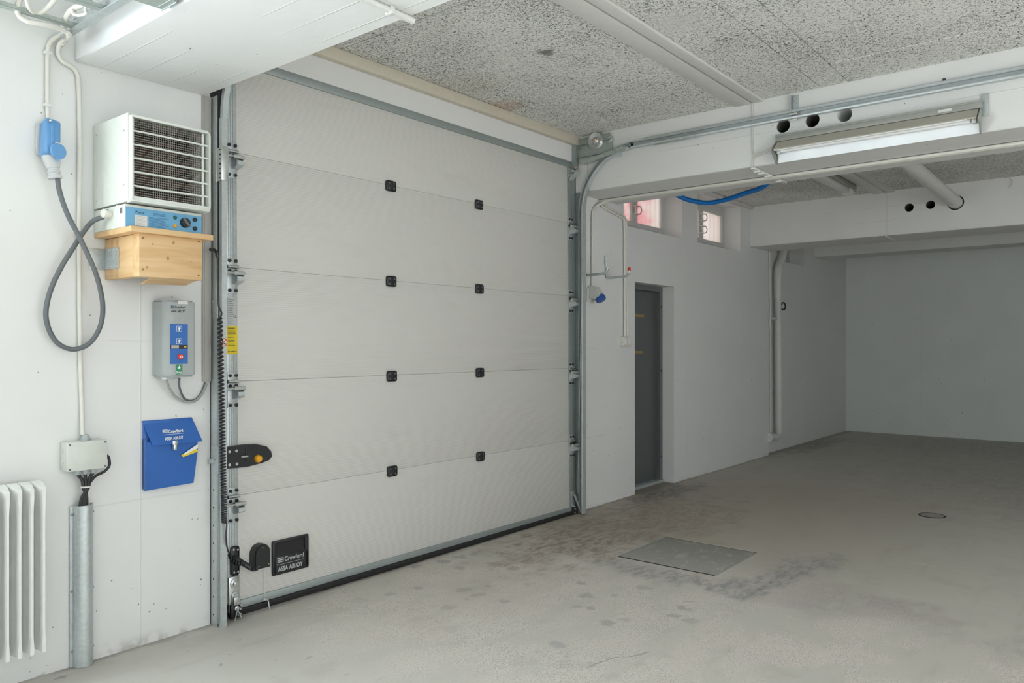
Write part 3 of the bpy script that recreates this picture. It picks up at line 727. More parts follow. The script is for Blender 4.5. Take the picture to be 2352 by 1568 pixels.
# small black junction housing with arched top, and its curly lead bracket
def arch(u0, u1, vb, vt, Y, n=9):
    a = onY(u0, vb, Y); c = onY(u1, vb, Y); x0, x1 = a.x, c.x; zb = (a.z+c.z)/2; r = (x1-x0)/2
    zt = onY((u0+u1)/2, vt, Y).z
    pts = [(x0, Y, zb), (x1, Y, zb)]
    for k in range(n): t_ = math.pi*k/(n-1); pts.append((x0+r+r*math.cos(t_), Y, zt-r+r*math.sin(t_)))
    return pts
jh = MB().prism(arch(583, 621, 1305, 1249, 3.552), (0, 0.048, 0))
bmesh.ops.bevel(jh.bm, geom=[e for e in jh.bm.edges if all(v.co.y < 3.56 for v in e.verts)], offset=0.008, segments=2, affect='EDGES')
jh_o = obj('cable_housing', jh, M['black'], gd)
for u, v in ((601, 1257), (592, 1300), (615, 1294)):
    q = onY(u, v, 3.552); obj('housing_screw', MB().cyl((q.x, 3.549, q.z), (q.x, 3.553, q.z), 0.003, 8), M['chrome'], jh_o)
kb = MB().box(2.150, 2.197, 3.585, 3.597, 0.205, 0.352, 0.012, 2); kb.tube([(2.165, 3.585, 0.30), (2.19, 3.54, 0.27), (2.22, 3.52, 0.245)], 0.014, 8)
kbo = obj('lead_bracket', kb, M['black'], gd)
for x, z in ((2.163, 0.337), (2.186, 0.333), (2.165, 0.222), (2.187, 0.222)): obj('bracket_screw', MB().cyl((x, 3.580, z), (x, 3.588, z), 0.0055, 8), M['chrome'], kbo)
# cable anchor and spring-break device at the lower left corner
an = MB().box(2.138, 2.198, 3.585, 3.597, 0.02, 0.20, 0.003); ano = obj('cable_anchor_plate', an, M['chrome'], gd)
obj('anchor_roller', MB().lathe((2.168, 3.585, 0.165), (0, -1, 0), [(0, 0.024), (0.006, 0.024), (0.008, 0.014), (0.018, 0.014), (0.020, 0.004)], 18), M['chrome'], ano)
obj('anchor_roller', MB().lathe((2.168, 3.585, 0.105), (0, -1, 0), [(0, 0.018), (0.006, 0.018), (0.008, 0.010), (0.014, 0.010)], 16), M['galv'], ano)
obj('anchor_block', MB().box(2.152, 2.186, 3.560, 3.585, 0.060, 0.100, 0.003), M['chrome'], ano)
obj('anchor_foot', MB().box(2.140, 2.196, 3.568, 3.590, -0.005, 0.065, 0.006), M['black'], ano)
obj('anchor_pulley', MB().lathe((2.167, 3.566, 0.045), (0, -1, 0), [(0, 0.013), (0.008, 0.013), (0.010, 0.005), (0.016, 0.005)], 14), M['chrome'], ano)
for p0, p1 in (((2.165, 3.555, 0.035), (2.148, 3.55, -0.012)), ((2.170, 3.555, 0.035), (2.186, 3.552, -0.006))):
    obj('anchor_strand', MB().tube([p0, p1], 0.0028, 6), M['chrome'], ano)
for x, z in ((2.189, 0.056), (2.189, 0.036), (2.189, 0.010), (2.189, -0.002), (2.176, 0.008)): obj('anchor_bolt', MB().cyl((x, 3.562, z), (x, 3.57, z), 0.005, 8), M['chrome'], ano)
# right-hand counterpart: slanting safety arm
ra = MB().box(5.150, 5.198, 3.585, 3.597, 0.02, 0.20, 0.003); rao = obj('cable_anchor_plate', ra, M['galv_dark'], gd)
obj('safety_arm', MB().prism([(5.166, 3.575, 0.165), (5.186, 3.575, 0.170), (5.225, 3.54, 0.02), (5.213, 3.54, 0.02)], (0, -0.006, 0)), M['galv'], rao)
obj('anchor_foot', MB().box(5.150, 5.20, 3.566, 3.59, 0.012, 0.075, 0.006), M['black'], rao)
for x, z in ((5.166, 0.168), (5.17, 0.075), (5.175, 0.055), (5.168, 0.028)): obj('anchor_bolt', MB().cyl((x, 3.56, z), (x, 3.585, z), 0.006, 8), M['chrome'], rao)
# pull cord with hook at the foot of the door
q = onY(606, 1308, 3.585); q2 = onY(608, 1376, 3.585)
pc = obj('pull_cord', MB().tube([(q.x, 3.588, q.z), (q.x+0.001, 3.585, q2.z)], 0.0022, 6), M['conduit'], gd)
obj('cord_hook', MB().tube([(q.x-0.02, 3.585, q2.z), (q.x+0.01, 3.575, q2.z), (q.x+0.012, 3.565, q2.z-0.03), (q.x+0.014, 3.56, q2.z-0.055), (q.x+0.002, 3.55, q2.z-0.062)], 0.0035, 6, 3), M['chrome'], pc)
obj('cord_clip', MB().box(q.x-0.012, q.x+0.012, 3.578, 3.592, q2.z-0.004, q2.z+0.010, 0.002), M['chrome'], pc)
# rating plate and yellow warning label on the left stile
rp = obj('rating_plate', MB().box(2.142, 2.192, 3.5938, 3.5948, 1.468, 1.612), M['print_grey'], gd)
for k in range(14): obj('plate_line', MB().box(2.146, 2.146+random.uniform(0.018, 0.038), 3.5932, 3.5939, 1.600-k*0.0093, 1.6022-k*0.0093), M['cable_grey'], rp)
text('lettering', 'CE', 0.016, (2.172, 3.5936, 1.512), M['print_black'], rp)
wl_ = obj('warning_label', MB().box(2.138, 2.196, 3.5936, 3.5948, 1.325, 1.472-0.004), M['yellow'], gd)
text('lettering', 'VARNING !', 0.012, (2.142, 3.5933, 1.452), M['print_black'], wl_, bold=0.02, width=0.045)
for k, (ln) in enumerate((0.044, 0.042, 0.046, 0.04, 0.0, 0.03, 0.0, 0.038, 0.036, 0.0, 0.036, 0.04)):
    if ln: obj('label_line', MB().box(2.143, 2.143+ln, 3.5930, 3.5937, 1.443-k*0.0068, 1.4452-k*0.0068), M['print_black'], wl_)
text('lettering', 'Crawford', 0.011, (2.142, 3.5933, 1.336), M['print_black'], wl_, bold=0.02, width=0.048)
gd.rotation_euler = (LEAN, 0, 0)

# ------------------------------------------------------------------ door tracks
tl = thing('door_track', 'galvanised vertical door track between heater wall and door', 'door track', (2.08, 3.55, -0.014), 'garage door tracks')
def jamb(z0, z1, x0, x1, y0, y1, mat, parent, nm='jamb_angle'): return obj(nm, MB().box(x0, x1, y0, y1, z0, z1, 0.002), mat, parent)
jamb(-0.016, 2.60, 2.052, 2.057, 3.543, 3.599, M['galv'], tl)
obj('gap_blackout', MB().box(2.052, 2.14, 3.603, 3.612, -0.015, 2.84), M['rubber_and_shade'], tl)  # black sheet added for the shade in the gap, blocks daylight too
# C-shaped rail, open to the door; curves inwards at the top
def c_section(s, x, y):
    # outline of a C (open towards the door middle, s=+1 opens to +x) around web at x; y = front
    t_ = 0.003
    return [(x, y), (x+s*0.028, y), (x+s*0.030, y+0.004), (x+s*0.030, y+0.010), (x+s*0.027, y+0.010), (x+s*0.027, y+t_), (x+s*t_, y+t_+0.001),
            (x+s*t_, y+0.020), (x+s*0.022, y+0.020), (x+s*0.022, y+0.023), (x, y+0.023)]
rail = MB().prism([(a, b_, -0.014) for a, b_ in c_section(1, 2.057, 3.505)], (0, 0, 2.50))
obj('vertical_rail', rail, M['galv'], tl)
# curved upper length
def sweep(section, frames, mb):
    rings = []
    for (o_, ax, ay) in frames: rings.append([mb.bm.verts.new(Vector(o_)+Vector(ax)*a+Vector(ay)*b_) for a, b_ in section])
    n = len(section)
    for A, B in zip(rings, rings[1:]):
        for k in range(n): mb.bm.faces.new((A[k], A[(k+1) % n], B[(k+1) % n], B[k]))
    mb.bm.faces.new(rings[0][::-1]); mb.bm.faces.new(rings[-1]); return mb
sec = [(a-2.057, b_-3.505) for a, b_ in c_section(1, 2.057, 3.505)]
def curve_frames(x, y, z0, rad, n=14, end=None):
    fr_ = []
    for k in range(n+1):
        th = (math.pi/2)*k/n
        cy_, cz = y-rad+rad*math.cos(th), z0+rad*math.sin(th)   # front edge path: starts at y, bends to -y
        nrm = Vector((0, math.cos(th), math.sin(th)))
        fr_.append(((x, cy_, cz), (1, 0, 0), nrm))
    if end is not None: fr_.append(((x, end, z0+rad), (1, 0, 0), (0, 0, 1)))
    return fr_
obj('curved_rail', sweep(sec, curve_frames(2.060, 3.503, 2.485, 0.46, 14, -0.6), MB()), M['galv'], tl)
bp = MB().box(2.0495, 2.053, 3.540, 3.595, 2.175, 2.335, 0.001); bp.prism([(2.052, 3.545, 2.175), (2.052, 3.502, 2.18), (2.052, 3.502, 2.345), (2.052, 3.545, 2.335)], (0.004, 0, 0)); bp.box(2.052, 2.090, 3.499, 3.503, 2.18, 2.345, 0.001)
bpo = obj('splice_bracket', bp, M['chrome'], tl)
for k in range(7): obj('bracket_hole', MB().cyl((2.049, 3.512, 2.19+k*0.023), (2.0525, 3.512, 2.19+k*0.023), 0.0045 if k % 2 else 0.003, 8), M['black'], bpo)
b2 = MB().box(2.0495, 2.053, 3.530, 3.590, 1.50, 1.60, 0.001); b2o = obj('rail_bracket', b2, M['galv'], tl)
for y_, z_ in ((3.575, 1.585), (3.575, 1.52), (3.54, 1.585), (3.54, 1.52)): obj('bracket_rivet', MB().cyl((2.046, y_, z_), (2.051, y_, z_), 0.004, 8), M['chrome'], b2o)
b3 = MB().box(2.0495, 2.053, 3.525, 3.592, 0.74, 0.875, 0.001); b3o = obj('rail_bracket', b3, M['galv'], tl)
obj('bracket_bolt', MB().cyl((2.036, 3.555, 0.80), (2.052, 3.555, 0.80), 0.009, 8), M['chrome'], b3o)
obj('bracket_wing', MB().prism([(2.05, 3.565, 0.79), (2.032, 3.585, 0.785), (2.030, 3.585, 0.80), (2.05, 3.56, 0.81)], (0, 0, 0.006)), M['galv_dark'], b3o)
jamb(0.0, 1.50, 2.0515, 2.0555, 3.527, 3.544, M['galv_dark'], tl, 'jamb_closure')
for k in range(9): obj('jamb_hole', MB().cyl((2.0505, 3.572, 0.04+0.088*k), (2.0535, 3.572, 0.04+0.088*k), 0.0042, 8), M['black'], tl)
# prohibition sticker on the rail
q = onY(513.5, 786, 3.503); st = obj('prohibition_sticker', MB().cyl((q.x, 3.5035, q.z), (q.x, 3.5045, q.z), 0.0205, 20), M['print_white'], tl)
ring = MB(); ring.lathe((q.x, 3.5036, q.z), (0, -1, 0), [(0, 0.0205), (0.0008, 0.0205), (0.0008, 0.0160), (0, 0.0160)], 22); obj('sticker_ring', ring, M['red'], st)
obj('sticker_bar', MB().prism([(q.x-0.012, 3.5025, q.z-0.014), (q.x-0.008, 3.5025, q.z-0.016), (q.x+0.013, 3.5025, q.z+0.013), (q.x+0.009, 3.5025, q.z+0.016)], (0, 0.0008, 0)), M['red'], st)
obj('sticker_figure', MB().prism([(q.x-0.009, 3.503, q.z+0.004), (q.x-0.001, 3.503, q.z+0.011), (q.x+0.001, 3.503, q.z+0.007), (q.x-0.006, 3.503, q.z-0.002)], (0, 0.0006, 0)), M['print_black'], st)
obj('sticker_figure', MB().prism([(q.x+0.001, 3.503, q.z-0.012), (q.x+0.012, 3.503, q.z-0.008), (q.x+0.010, 3.503, q.z-0.001), (q.x+0.003, 3.503, q.z-0.003)], (0, 0.0006, 0)), M['print_black'], st)
tl.rotation_euler = (0, 0, 0)

tr = thing('door_track', 'galvanised door track with curved rail and pulley beside the white pillar', 'door track', (5.22, 3.55, 0.01), 'garage door tracks')
jamb(0.005, 2.86, 5.246, 5.251, 3.520, 3.602, M['galv_dark'], tr)
obj('gap_blackout', MB().box(5.20, 5.335, 3.603, 3.612, 0.0, 2.85), M['galv_dark'], tr)  # dark plate added to block outside daylight in the gap
sec_r = [(-a*1.2, b_*(2.1 if b_ > 0.015 else 1.3)) for a, b_ in sec]
obj('vertical_rail', sweep(sec_r, [((5.243, 3.505, 0.015), (1, 0, 0), (0, 1, 0)), ((5.243, 3.505, 2.45), (1, 0, 0), (0, 1, 0))], MB()), M['galv'], tr)
obj('curved_rail', sweep(sec_r, curve_frames(5.238, 3.503, 2.44, 0.444, 16), MB()), M['galv'], tr)
hr = sweep(sec_r, [((5.238, 3.078, 2.884), (1, 0, 0), (0, 0, 1)), ((5.238, -1.4, 2.884), (1, 0, 0), (0, 0, 1))], MB())
obj('horizontal_rail', hr, M['galv'], tr)
obj('rail_angle', MB().box(5.215, 5.236, -1.4, 2.95, 2.9335, 2.946, 0.001), M['galv'], tr)
sp = MB().box(5.204, 5.208, 2.50, 2.86, 2.872, 2.905, 0.001); spo = obj('rail_splice', sp, M['galv_dark'], tr)
for k in range(5): obj('splice_bolt', MB().cyl((5.196, 2.53+k*0.065, 2.886), (5.206, 2.53+k*0.065, 2.886), 0.006, 8), M['chrome'], spo)
# headplate, pulley, strap
hp = MB().box(5.225, 5.235, 3.24, 3.585, 2.89, 2.985, 0.002); hp.box(5.212, 5.236, 3.24, 3.585, 2.985, 2.991); hp.box(5.215, 5.238, 3.24, 3.585, 2.886, 2.892)
obj('headplate', hp, M['galv_green'], tr)
obj('headplate_upper', MB().box(5.226, 5.238, 3.26, 3.585, 2.992, 3.04, 0.002), M['galv_green'], tr)
obj('head_angle', MB().box(5.222, 5.236, 3.16, 3.56, 2.838, 2.884, 0.003), M['galv'], tr)
obj('corner_block', MB().box(5.19, 5.236, 3.565, 3.60, 2.80, 3.05), M['galv_dark'], tr)
pu = obj('cable_pulley', MB().lathe((5.225, 3.382, 2.996), (-1, 0, 0), [(0, 0.064), (0.008, 0.066), (0.014, 0.055), (0.017, 0.052), (0.021, 0.060), (0.030, 0.064), (0.034, 0.060), (0.030, 0.045), (0.024, 0.028), (0.030, 0.024), (0.034, 0.014), (0.042, 0.010)], 30), M['chrome'], tr)
obj('pulley_bolt', MB().sph((5.180, 3.382, 2.996), 0.011), M['copper'], pu)
pu2 = obj('cable_pulley', MB().lathe((5.232, 3.262, 2.994), (-1, 0, 0), [(0, 0.025), (0.010, 0.025), (0.013, 0.018), (0.011, 0.012), (0.020, 0.009)], 22), M['chrome'], tr)
a0 = onX(1340, 374, 5.17); a1 = onX(1432, 338, 5.17)
dirv = (a1-a0).normalized(); prp = Vector((0, -dirv.z, dirv.y))
strap = MB().prism([a0-prp*0.014, a1-prp*0.016, a1+dirv*0.014, a1+prp*0.016, a0+prp*0.014], (0.007, 0, 0))
so = obj('top_arm', strap, M['galv_green'], tr)
for t_ in (0.02, 0.5, 0.86, 0.97): q = a0.lerp(a1, t_); obj('arm_bolt', MB().cyl((5.160, q.y, q.z), (5.172, q.y, q.z), 0.006, 8), M['chrome'], so)
obj('arm_roller', MB().cyl((5.18, a1.y, a1.z), (5.235, a1.y, a1.z), 0.016, 14), M['galv'], so)
for y_, z_ in ((3.565, 3.02), (3.56, 2.80)): obj('corner_bolt', MB().sph((5.186, y_, z_), 0.010, 8), M['copper'], tr)
for y_, z_ in ((3.54, 2.955), (3.47, 2.972), (3.56, 2.90)): obj('headplate_bolt', MB().cyl((5.216, y_, z_), (5.226, y_, z_), 0.006, 8), M['galv_dark'], tr)
obj('lift_cable', MB().tube([(5.195, 3.444, 2.985), (5.200, 3.455, 2.60), (5.205, 3.50, 2.30), (5.208, 3.555, 0.18)], 0.003, 6), M['galv_dark'], tr)
obj('rail_support', MB().box(5.236, 5.241, 1.795, 1.842, 2.885, 3.045, 0.001), M['galv'], tr)
rs = obj('rail_support_flange', MB().box(5.205, 5.238, 1.838, 1.843, 2.885, 3.045, 0.001), M['galv'], tr)
for z_ in (3.02, 2.985, 2.94): obj('support_bolt', MB().cyl((5.229, 1.82, z_), (5.238, 1.82, z_), 0.007, 8), M['chrome'], rs)
for z_ in (2.868, 2.906): obj('support_clip', MB().box(5.196, 5.206, 1.79, 1.85, z_, z_+0.012, 0.001), M['chrome'], rs)
fl = obj('edge_strip', MB().box(5.244, 5.262, 3.507, 3.513, 0.01, 2.45, 0.002), M['galv'], tr)
tr.rotation_euler = (0, 0, 0)

# ================================================================== LEFT WALL EQUIPMENT
# ---- fan heater
fh = thing('fan_heater', 'off-white electric fan heater with wire grille and blue control strip', 'heater', (1.67, 3.45, 1.866))
hx0, hx1, hz0, hz1 = 1.494, 1.850, 1.968, 2.335
c_ = MB(); tk = 0.008
c_.box(hx0, hx0+tk, 3.268, 3.598, hz0, hz1, 0.002); c_.box(hx1-tk, hx1, 3.268, 3.598, hz0, hz1, 0.002)
c_.box(hx0+tk, hx1-tk, 3.270, 3.596, hz1-tk-0.001, hz1-0.001); c_.box(hx0+tk, hx1-tk, 3.270, 3.596, hz0+0.001, hz0+tk); c_.box(hx0+tk, hx1-tk, 3.58, 3.594, hz0+tk, hz1-tk-0.001)
cs = obj('casing', c_, M['heater'], fh)
for y_, z_ in ((3.30, 2.265), (3.30, 2.04), (3.56, 2.29), (3.56, 2.0)): obj('casing_screw', MB().cyl((hx0-0.003, y_, z_), (hx0+0.001, y_, z_), 0.004, 8), M['chrome'], cs)
obj('inner_back', MB().box(hx0+0.01, hx1-0.01, 3.42, 3.43, hz0+0.01, hz1-0.01), M['dark'], cs)
el = MB()
for k in range(9):
    z_ = hz0+0.05+k*0.034; el.tube([(hx0+0.03, 3.36, z_), (hx1-0.03, 3.36, z_)], 0.008, 8)
obj('heating_element', el, M['element'], fh)
obj('fan_hub', MB().lathe((1.672, 3.41, 2.15), (0, -1, 0), [(0, 0.11), (0.02, 0.11), (0.03, 0.05), (0.04, 0.045)], 24), M['element'], fh)
# side cheeks of the grille with rounded ends
def cheek(x, w_):
    pts = []
    y0_, y1_, r_ = 3.238, 3.285, 0.024
    for k in range(7): t_ = math.pi/2*k/6; pts.append((x, y0_+r_-r_*math.sin(t_), hz1-0.012-r_+r_*math.cos(t_)))
    for k in range(7): t_ = math.pi/2*k/6; pts.append((x, y0_+r_-r_*math.cos(t_), hz0-0.004+r_-r_*math.sin(t_)))
    pts += [(x, y1_, hz0-0.004), (x, y1_, hz1-0.012)]
    return MB().prism(pts, (w_, 0, 0))
g1 = obj('grille_cheek', cheek(hx0+0.005, 0.006), M['heater'], fh); g2 = obj('grille_cheek', cheek(hx1-0.010, 0.006), M['heater'], fh)
fr_ = MB().box(hx0+0.008, hx1-0.008, 3.246, 3.262, hz1-0.020, hz1-0.010, 0.002); obj('grille_rail', fr_, M['heater'], fh)
obj('grille_rail', MB().box(hx0+0.008, hx1-0.008, 3.246, 3.262, hz0+0.004, hz0+0.022, 0.002), M['heater'], fh); obj('grille_rail', MB().box(hx0+0.008, hx1-0.008, 3.240, 3.25, hz0-0.002, hz0+0.006, 0.002), M['heater'], fh)
wm = MB(); nx, nz = 38, 34
for k in range(nx): x_ = hx0+0.02+(hx1-hx0-0.05)*k/(nx-1); wm.box(x_-0.0009, x_+0.0009, 3.270, 3.272, hz0+0.02, hz1-0.018)
for k in range(nz): z_ = hz0+0.022+(hz1-hz0-0.042)*k/(nz-1); wm.box(hx0+0.018, hx1-0.028, 3.2685, 3.2705, z_-0.0009, z_+0.0009)
wo = obj('wire_mesh', wm, plain('mesh_wire', (0.33, 0.31, 0.27), 0.45, 0.4), fh, 0); wo['kind'] = 'stuff'
obj('mesh_edge', MB().box(hx1-0.030, hx1-0.022, 3.262, 3.272, hz0+0.015, hz1-0.02, 0.001), M['heater'], fh)
for k in range(5):
    z_ = hz0+0.066+k*0.0565
    obj('grille_bar', MB().tube([(hx0+0.008, 3.250, z_-0.001), (1.60, 3.248, z_-0.004 if k == 0 else z_), (hx1-0.008, 3.250, z_)], 0.0042, 8, 4), M['heater'], fh)
# control base
bx0, bx1, bz0, bz1, by = 1.498, 1.838, 1.866, 1.962, 3.300
base = obj('control_base', MB().box(bx0, bx1, by, 3.598, bz0, bz1, 0.003), M['heater'], fh)
cp = obj('control_panel', MB().box(bx0+0.002, bx1-0.002, by-0.0015, by+0.001, bz0+0.001, bz1-0.012), M['heater_blue'], base)
yp = by-0.0020
obj('data_sticker', MB().box(1.538, 1.590, yp-0.0006, yp, 1.875, 1.920), M['paper'], base)
for k in range(7): obj('print_line', MB().box(1.542, 1.542+random.uniform(0.025, 0.044), yp-0.0012, yp-0.0005, 1.913-k*0.0055, 1.9148-k*0.0055), M['print_grey'], base)
text('lettering', 'Pyrox', 0.016, (1.540, yp, 1.927), M['print_black'], base)
for k in range(13):
    if k == 3: continue
    x_ = 1.615 if k < 3 else 1.598; obj('print_line', MB().box(x_, x_+(0.055 if k < 3 else random.uniform(0.06, 0.092)), yp-0.0005, yp, 1.936-k*0.0049, 1.9374-k*0.0049), M['print_blue'], base)
for z_, mt in ((1.930, M['green_dark']), (1.893, M['orange'])): obj('indicator_lamp', MB().lathe((1.712, yp, z_), (0, -1, 0), [(0, 0.0085), (0.003, 0.0085), (0.006, 0.005)], 14), mt, base)
kn = obj('rotary_knob', MB().lathe((1.757, yp, 1.912), (0, -1, 0), [(0, 0.022), (0.010, 0.021), (0.016, 0.019)], 22), M['black'], base)
obj('knob_grip', MB().box(-0.006, 0.006, -0.008, 0.0, -0.022, 0.022, 0.002, 1, Matrix.Translation((1.757, yp-0.014, 1.912)) @ Matrix.Rotation(R(-38), 4, 'Y')), M['cable_grey'], kn)
for z_ in (1.932, 1.892): obj('button', MB().lathe((1.803, yp, z_), (0, -1, 0), [(0, 0.0095), (0.008, 0.009), (0.010, 0.006)], 14), M['black'], base)
gq = Vector((bx0, 3.43, 1.930))
gl = obj('cable_gland', MB().lathe((bx0+0.001, gq.y, gq.z), (-1, -0.1, 0), [(0, 0.016), (0.022, 0.016), (0.024, 0.019), (0.036, 0.019), (0.040, 0.014)], 12), M['conduit'], base)
obj('blank_plug', MB().lathe((bx0+0.001, 3.46, 1.945), (-1, 0, 0), [(0, 0.010), (0.006, 0.010)], 12), M['black'], base)
obj('blank_plug', MB().lathe((bx0+0.001, 3.375, 1.950), (-1, 0, 0), [(0, 0.013), (0.002, 0.013)], 14), M['heater'], base)
obj('side_sticker', MB().box(bx0-0.0006, bx0+0.0005, 3.325, 3.345, 1.925, 1.948), M['cable_grey'], base)

# ---- pine shelf
sh = thing('heater_shelf', 'pine wall bracket box under the fan heater', 'shelf', (1.67, 3.45, 1.645))
obj('top_board', MB().box(1.500, 1.866, 3.250, 3.598, 1.842, 1.866, 0.002), M['pine_x'], sh)
fb = obj('front_board', MB().box(1.541, 1.822, 3.268, 3.320, 1.660, 1.842, 0.002), M['pine_x'], sh)
sb = obj('side_board', MB().box(1.545, 1.590, 3.321, 3.598, 1.662, 1.840, 0.002), M['pine_y'], sh)
obj('side_board', MB().box(1.775, 1.820, 3.321, 3.598, 1.662, 1.840, 0.002), M['pine_y'], sh)
obj('cleat', MB().prism([(1.62, 3.32, 1.660), (1.82, 3.32, 1.660), (1.82, 3.40, 1.645), (1.62, 3.40, 1.640)], (0, 0.03, 0)), M['pine_x'], sh)
for x_, z_ in ((1.558, 1.822), (1.806, 1.832), (1.557, 1.69), (1.805, 1.682)): obj('board_screw', MB().cyl((x_, 3.265, z_), (x_, 3.269, z_), 0.004, 8), M['rust'], fb)
ab = MB().box(1.5405, 1.5445, 3.46, 3.594, 1.706, 1.798, 0.0008); ab.box(1.478, 1.5445, 3.5935, 3.5985, 1.706, 1.798, 0.0008)
abo = obj('angle_bracket', ab, M['galv'], sh)
for i in range(4):
    for j in range(3):
        obj('bracket_nail', MB().sph((1.540, 3.475+0.025*i, 1.717+0.036*j), 0.0032, 6), M['chrome'], abo)
for x_, z_ in ((1.492, 1.785), (1.515, 1.79), (1.492, 1.75), (1.52, 1.735), (1.50, 1.715), (1.53, 1.76)): obj('bracket_nail', MB().sph((x_, 3.593, z_), 0.0032, 6), M['chrome'], abo)

# ---- blue wall socket with plug
so_ = thing('industrial_socket', 'blue industrial socket on the left wall above the looped cable', 'socket', (1.29, 3.57, 2.13))
obj('back_plate', MB().box(1.262, 1.330, 3.578, 3.599, 2.165, 2.298, 0.008, 2), M['plug_grey'], so_)
body = MB().box(-0.031, 0.031, -0.042, 0.030, -0.085, 0.075, 0.014, 3, Matrix.Translation((1.300, 3.548, 2.232)) @ Matrix.Rotation(R(6), 4, 'Y') @ Matrix.Rotation(R(-14), 4, 'X'))
bo = obj('socket_body', body, M['cee_blue'], so_)
obj('socket_rib', MB().box(-0.012, 0.004, -0.047, 0.0, -0.08, 0.07, 0.005, 2, Matrix.Translation((1.300, 3.548, 2.232)) @ Matrix.Rotation(R(6), 4, 'Y') @ Matrix.Rotation(R(-14), 4, 'X')), M['cee_blue'], bo)
obj('socket_label', MB().box(0.006, 0.028, -0.0432, -0.041, -0.060, -0.030, 0.0, 1, Matrix.Translation((1.300, 3.548, 2.232)) @ Matrix.Rotation(R(6), 4, 'Y') @ Matrix.Rotation(R(-14), 4, 'X')), M['paper'], bo)
obj('socket_screw', MB().sph((1.292, 3.515, 2.300), 0.006, 8), M['chrome'], bo)
lid = MB().lathe((1.309, 3.487, 2.172), (0.15, -1, 0.05), [(0, 0.033), (0.006, 0.033), (0.010, 0.029), (0.010, 0.001)], 26)
lo = obj('socket_lid', lid, M['cee_blue'], so_)
obj('lid_nose', MB().prism([(1.299, 3.479, 2.146), (1.319, 3.477, 2.146), (1.310, 3.479, 2.128)], (0, 0.008, 0)), M['cee_blue'], lo)

pc_ = thing('power_cable', 'grey heater cable hanging in a crossed loop with a grey plug', 'cable', (1.40, 3.50, 1.34))
pl = MB().lathe((1.298, 3.540, 2.185), Vector((0.018, -0.012, -0.125)), [(0, 0.035), (0.03, 0.036), (0.06, 0.029), (0.078, 0.025), (0.080, 0.022), (0.088, 0.022), (0.090, 0.025), (0.097, 0.025), (0.099, 0.022), (0.108, 0.023), (0.112, 0.028), (0.122, 0.026)], 22)
obj('plug', pl, M['plug_grey'], pc_)
pth = []
for u, v, y_ in ((131, 398, 3.525), (137, 440, 3.52), (155, 492, 3.505), (180, 540, 3.49), (204, 590, 3.485), (224, 640, 3.49), (236, 700, 3.51), (230, 750, 3.53), (204, 789, 3.55), (165, 802, 3.56),
                 (127, 782, 3.56), (106, 732, 3.555), (113, 676, 3.55), (138, 618, 3.545), (170, 566, 3.54), (192, 532, 3.525), (213, 508, 3.49), (236, 498, 3.452)):
    pth.append(onY(u, v, y_))
pth.append(Vector((bx0-0.032, 3.434, 1.930)))
obj('cable', MB().tube(pth, 0.0102, 10, 6), M['cable_grey'], pc_)

# ---- conduits on the left wall
cdt = []
for u, v, y_ in ((148, 92, 3.563), (137, 102, 3.575), (133, 122, 3.583), (143, 141, 3.583), (163, 152, 3.583), (177, 168, 3.583), (181, 200, 3.585), (183, 300, 3.585), (182, 560, 3.585), (184, 800, 3.585), (188, 930, 3.585), (190, 998, 3.57)):
    cdt.append(onY(u, v, y_))
tag(obj('cable_conduit', MB().tube(cdt, 0.0095, 10, 5), M['conduit']), 'long white cable running down the left wall to the junction box', 'cable')
cdt = [onY(u, v, y_) for u, v, y_ in ((150, 74, 3.55), (133, 84, 3.575), (117, 95, 3.583), (110, 114, 3.585), (109, 160, 3.585), (109, 230, 3.585), (111, 284, 3.58))]
co_ = tag(obj('cable_conduit', MB().tube(cdt, 0.0092, 10, 5), M['conduit']), 'short white cable dropping to the blue wall socket', 'cable')
for v in (122, 242):
    q = onY(109, v, 3.585); obj('cable_clip', MB().box(q.x-0.015, q.x+0.013, 3.572, 3.6, q.z-0.006, q.z+0.006, 0.003), M['white'], co_)

# ---- cable tray, upper left
ct = thing('cable_tray', 'galvanised cable ladder tray in the top left corner', 'cable tray', (1.2, 2.9, 2.645))
def ch(xa, xb): 
    m_ = MB().box(xa, xa+0.003, 1.2, 3.50, 2.652, 2.70); m_.box(xa-0.022, xa, 1.2, 3.50, 2.652, 2.655); m_.box(xa, xb, 1.2, 3.50, 2.697, 2.70); return m_
obj('side_rail', ch(1.350, 1.375), M['galv'], ct)
sr = MB().box(1.335, 1.338, 1.2, 3.485, 2.656, 2.705); sr.box(1.318, 1.338, 1.2, 3.485, 2.652, 2.656); obj('rail_lip', sr, M['galv'], ct)
far = obj('side_rail', MB().box(1.045, 1.050, 1.2, 3.42, 2.66, 2.74, 0.001), M['white'], ct)
for k in range(12): obj('rail_slot', MB().box(1.0435, 1.0460, 2.4+0.075*k, 2.44+0.075*k, 2.695, 2.705), M['cable_grey'], far)
for y_ in (3.365, 3.105, 2.85, 2.6, 2.35):
    r_ = MB().box(1.05, 1.335, y_-0.016, y_+0.016, 2.655, 2.658); r_.box(1.05, 1.335, y_-0.016, y_-0.013, 2.655, 2.672); r_.box(1.05, 1.335, y_+0.013, y_+0.016, 2.655, 2.672)
    obj('rung', r_, M['galv_green'], ct)
for y_ in (3.37, 2.0): obj('hanger', MB().box(1.332, 1.336, y_, y_+0.03, 2.70, 3.06), M['galv'], ct)
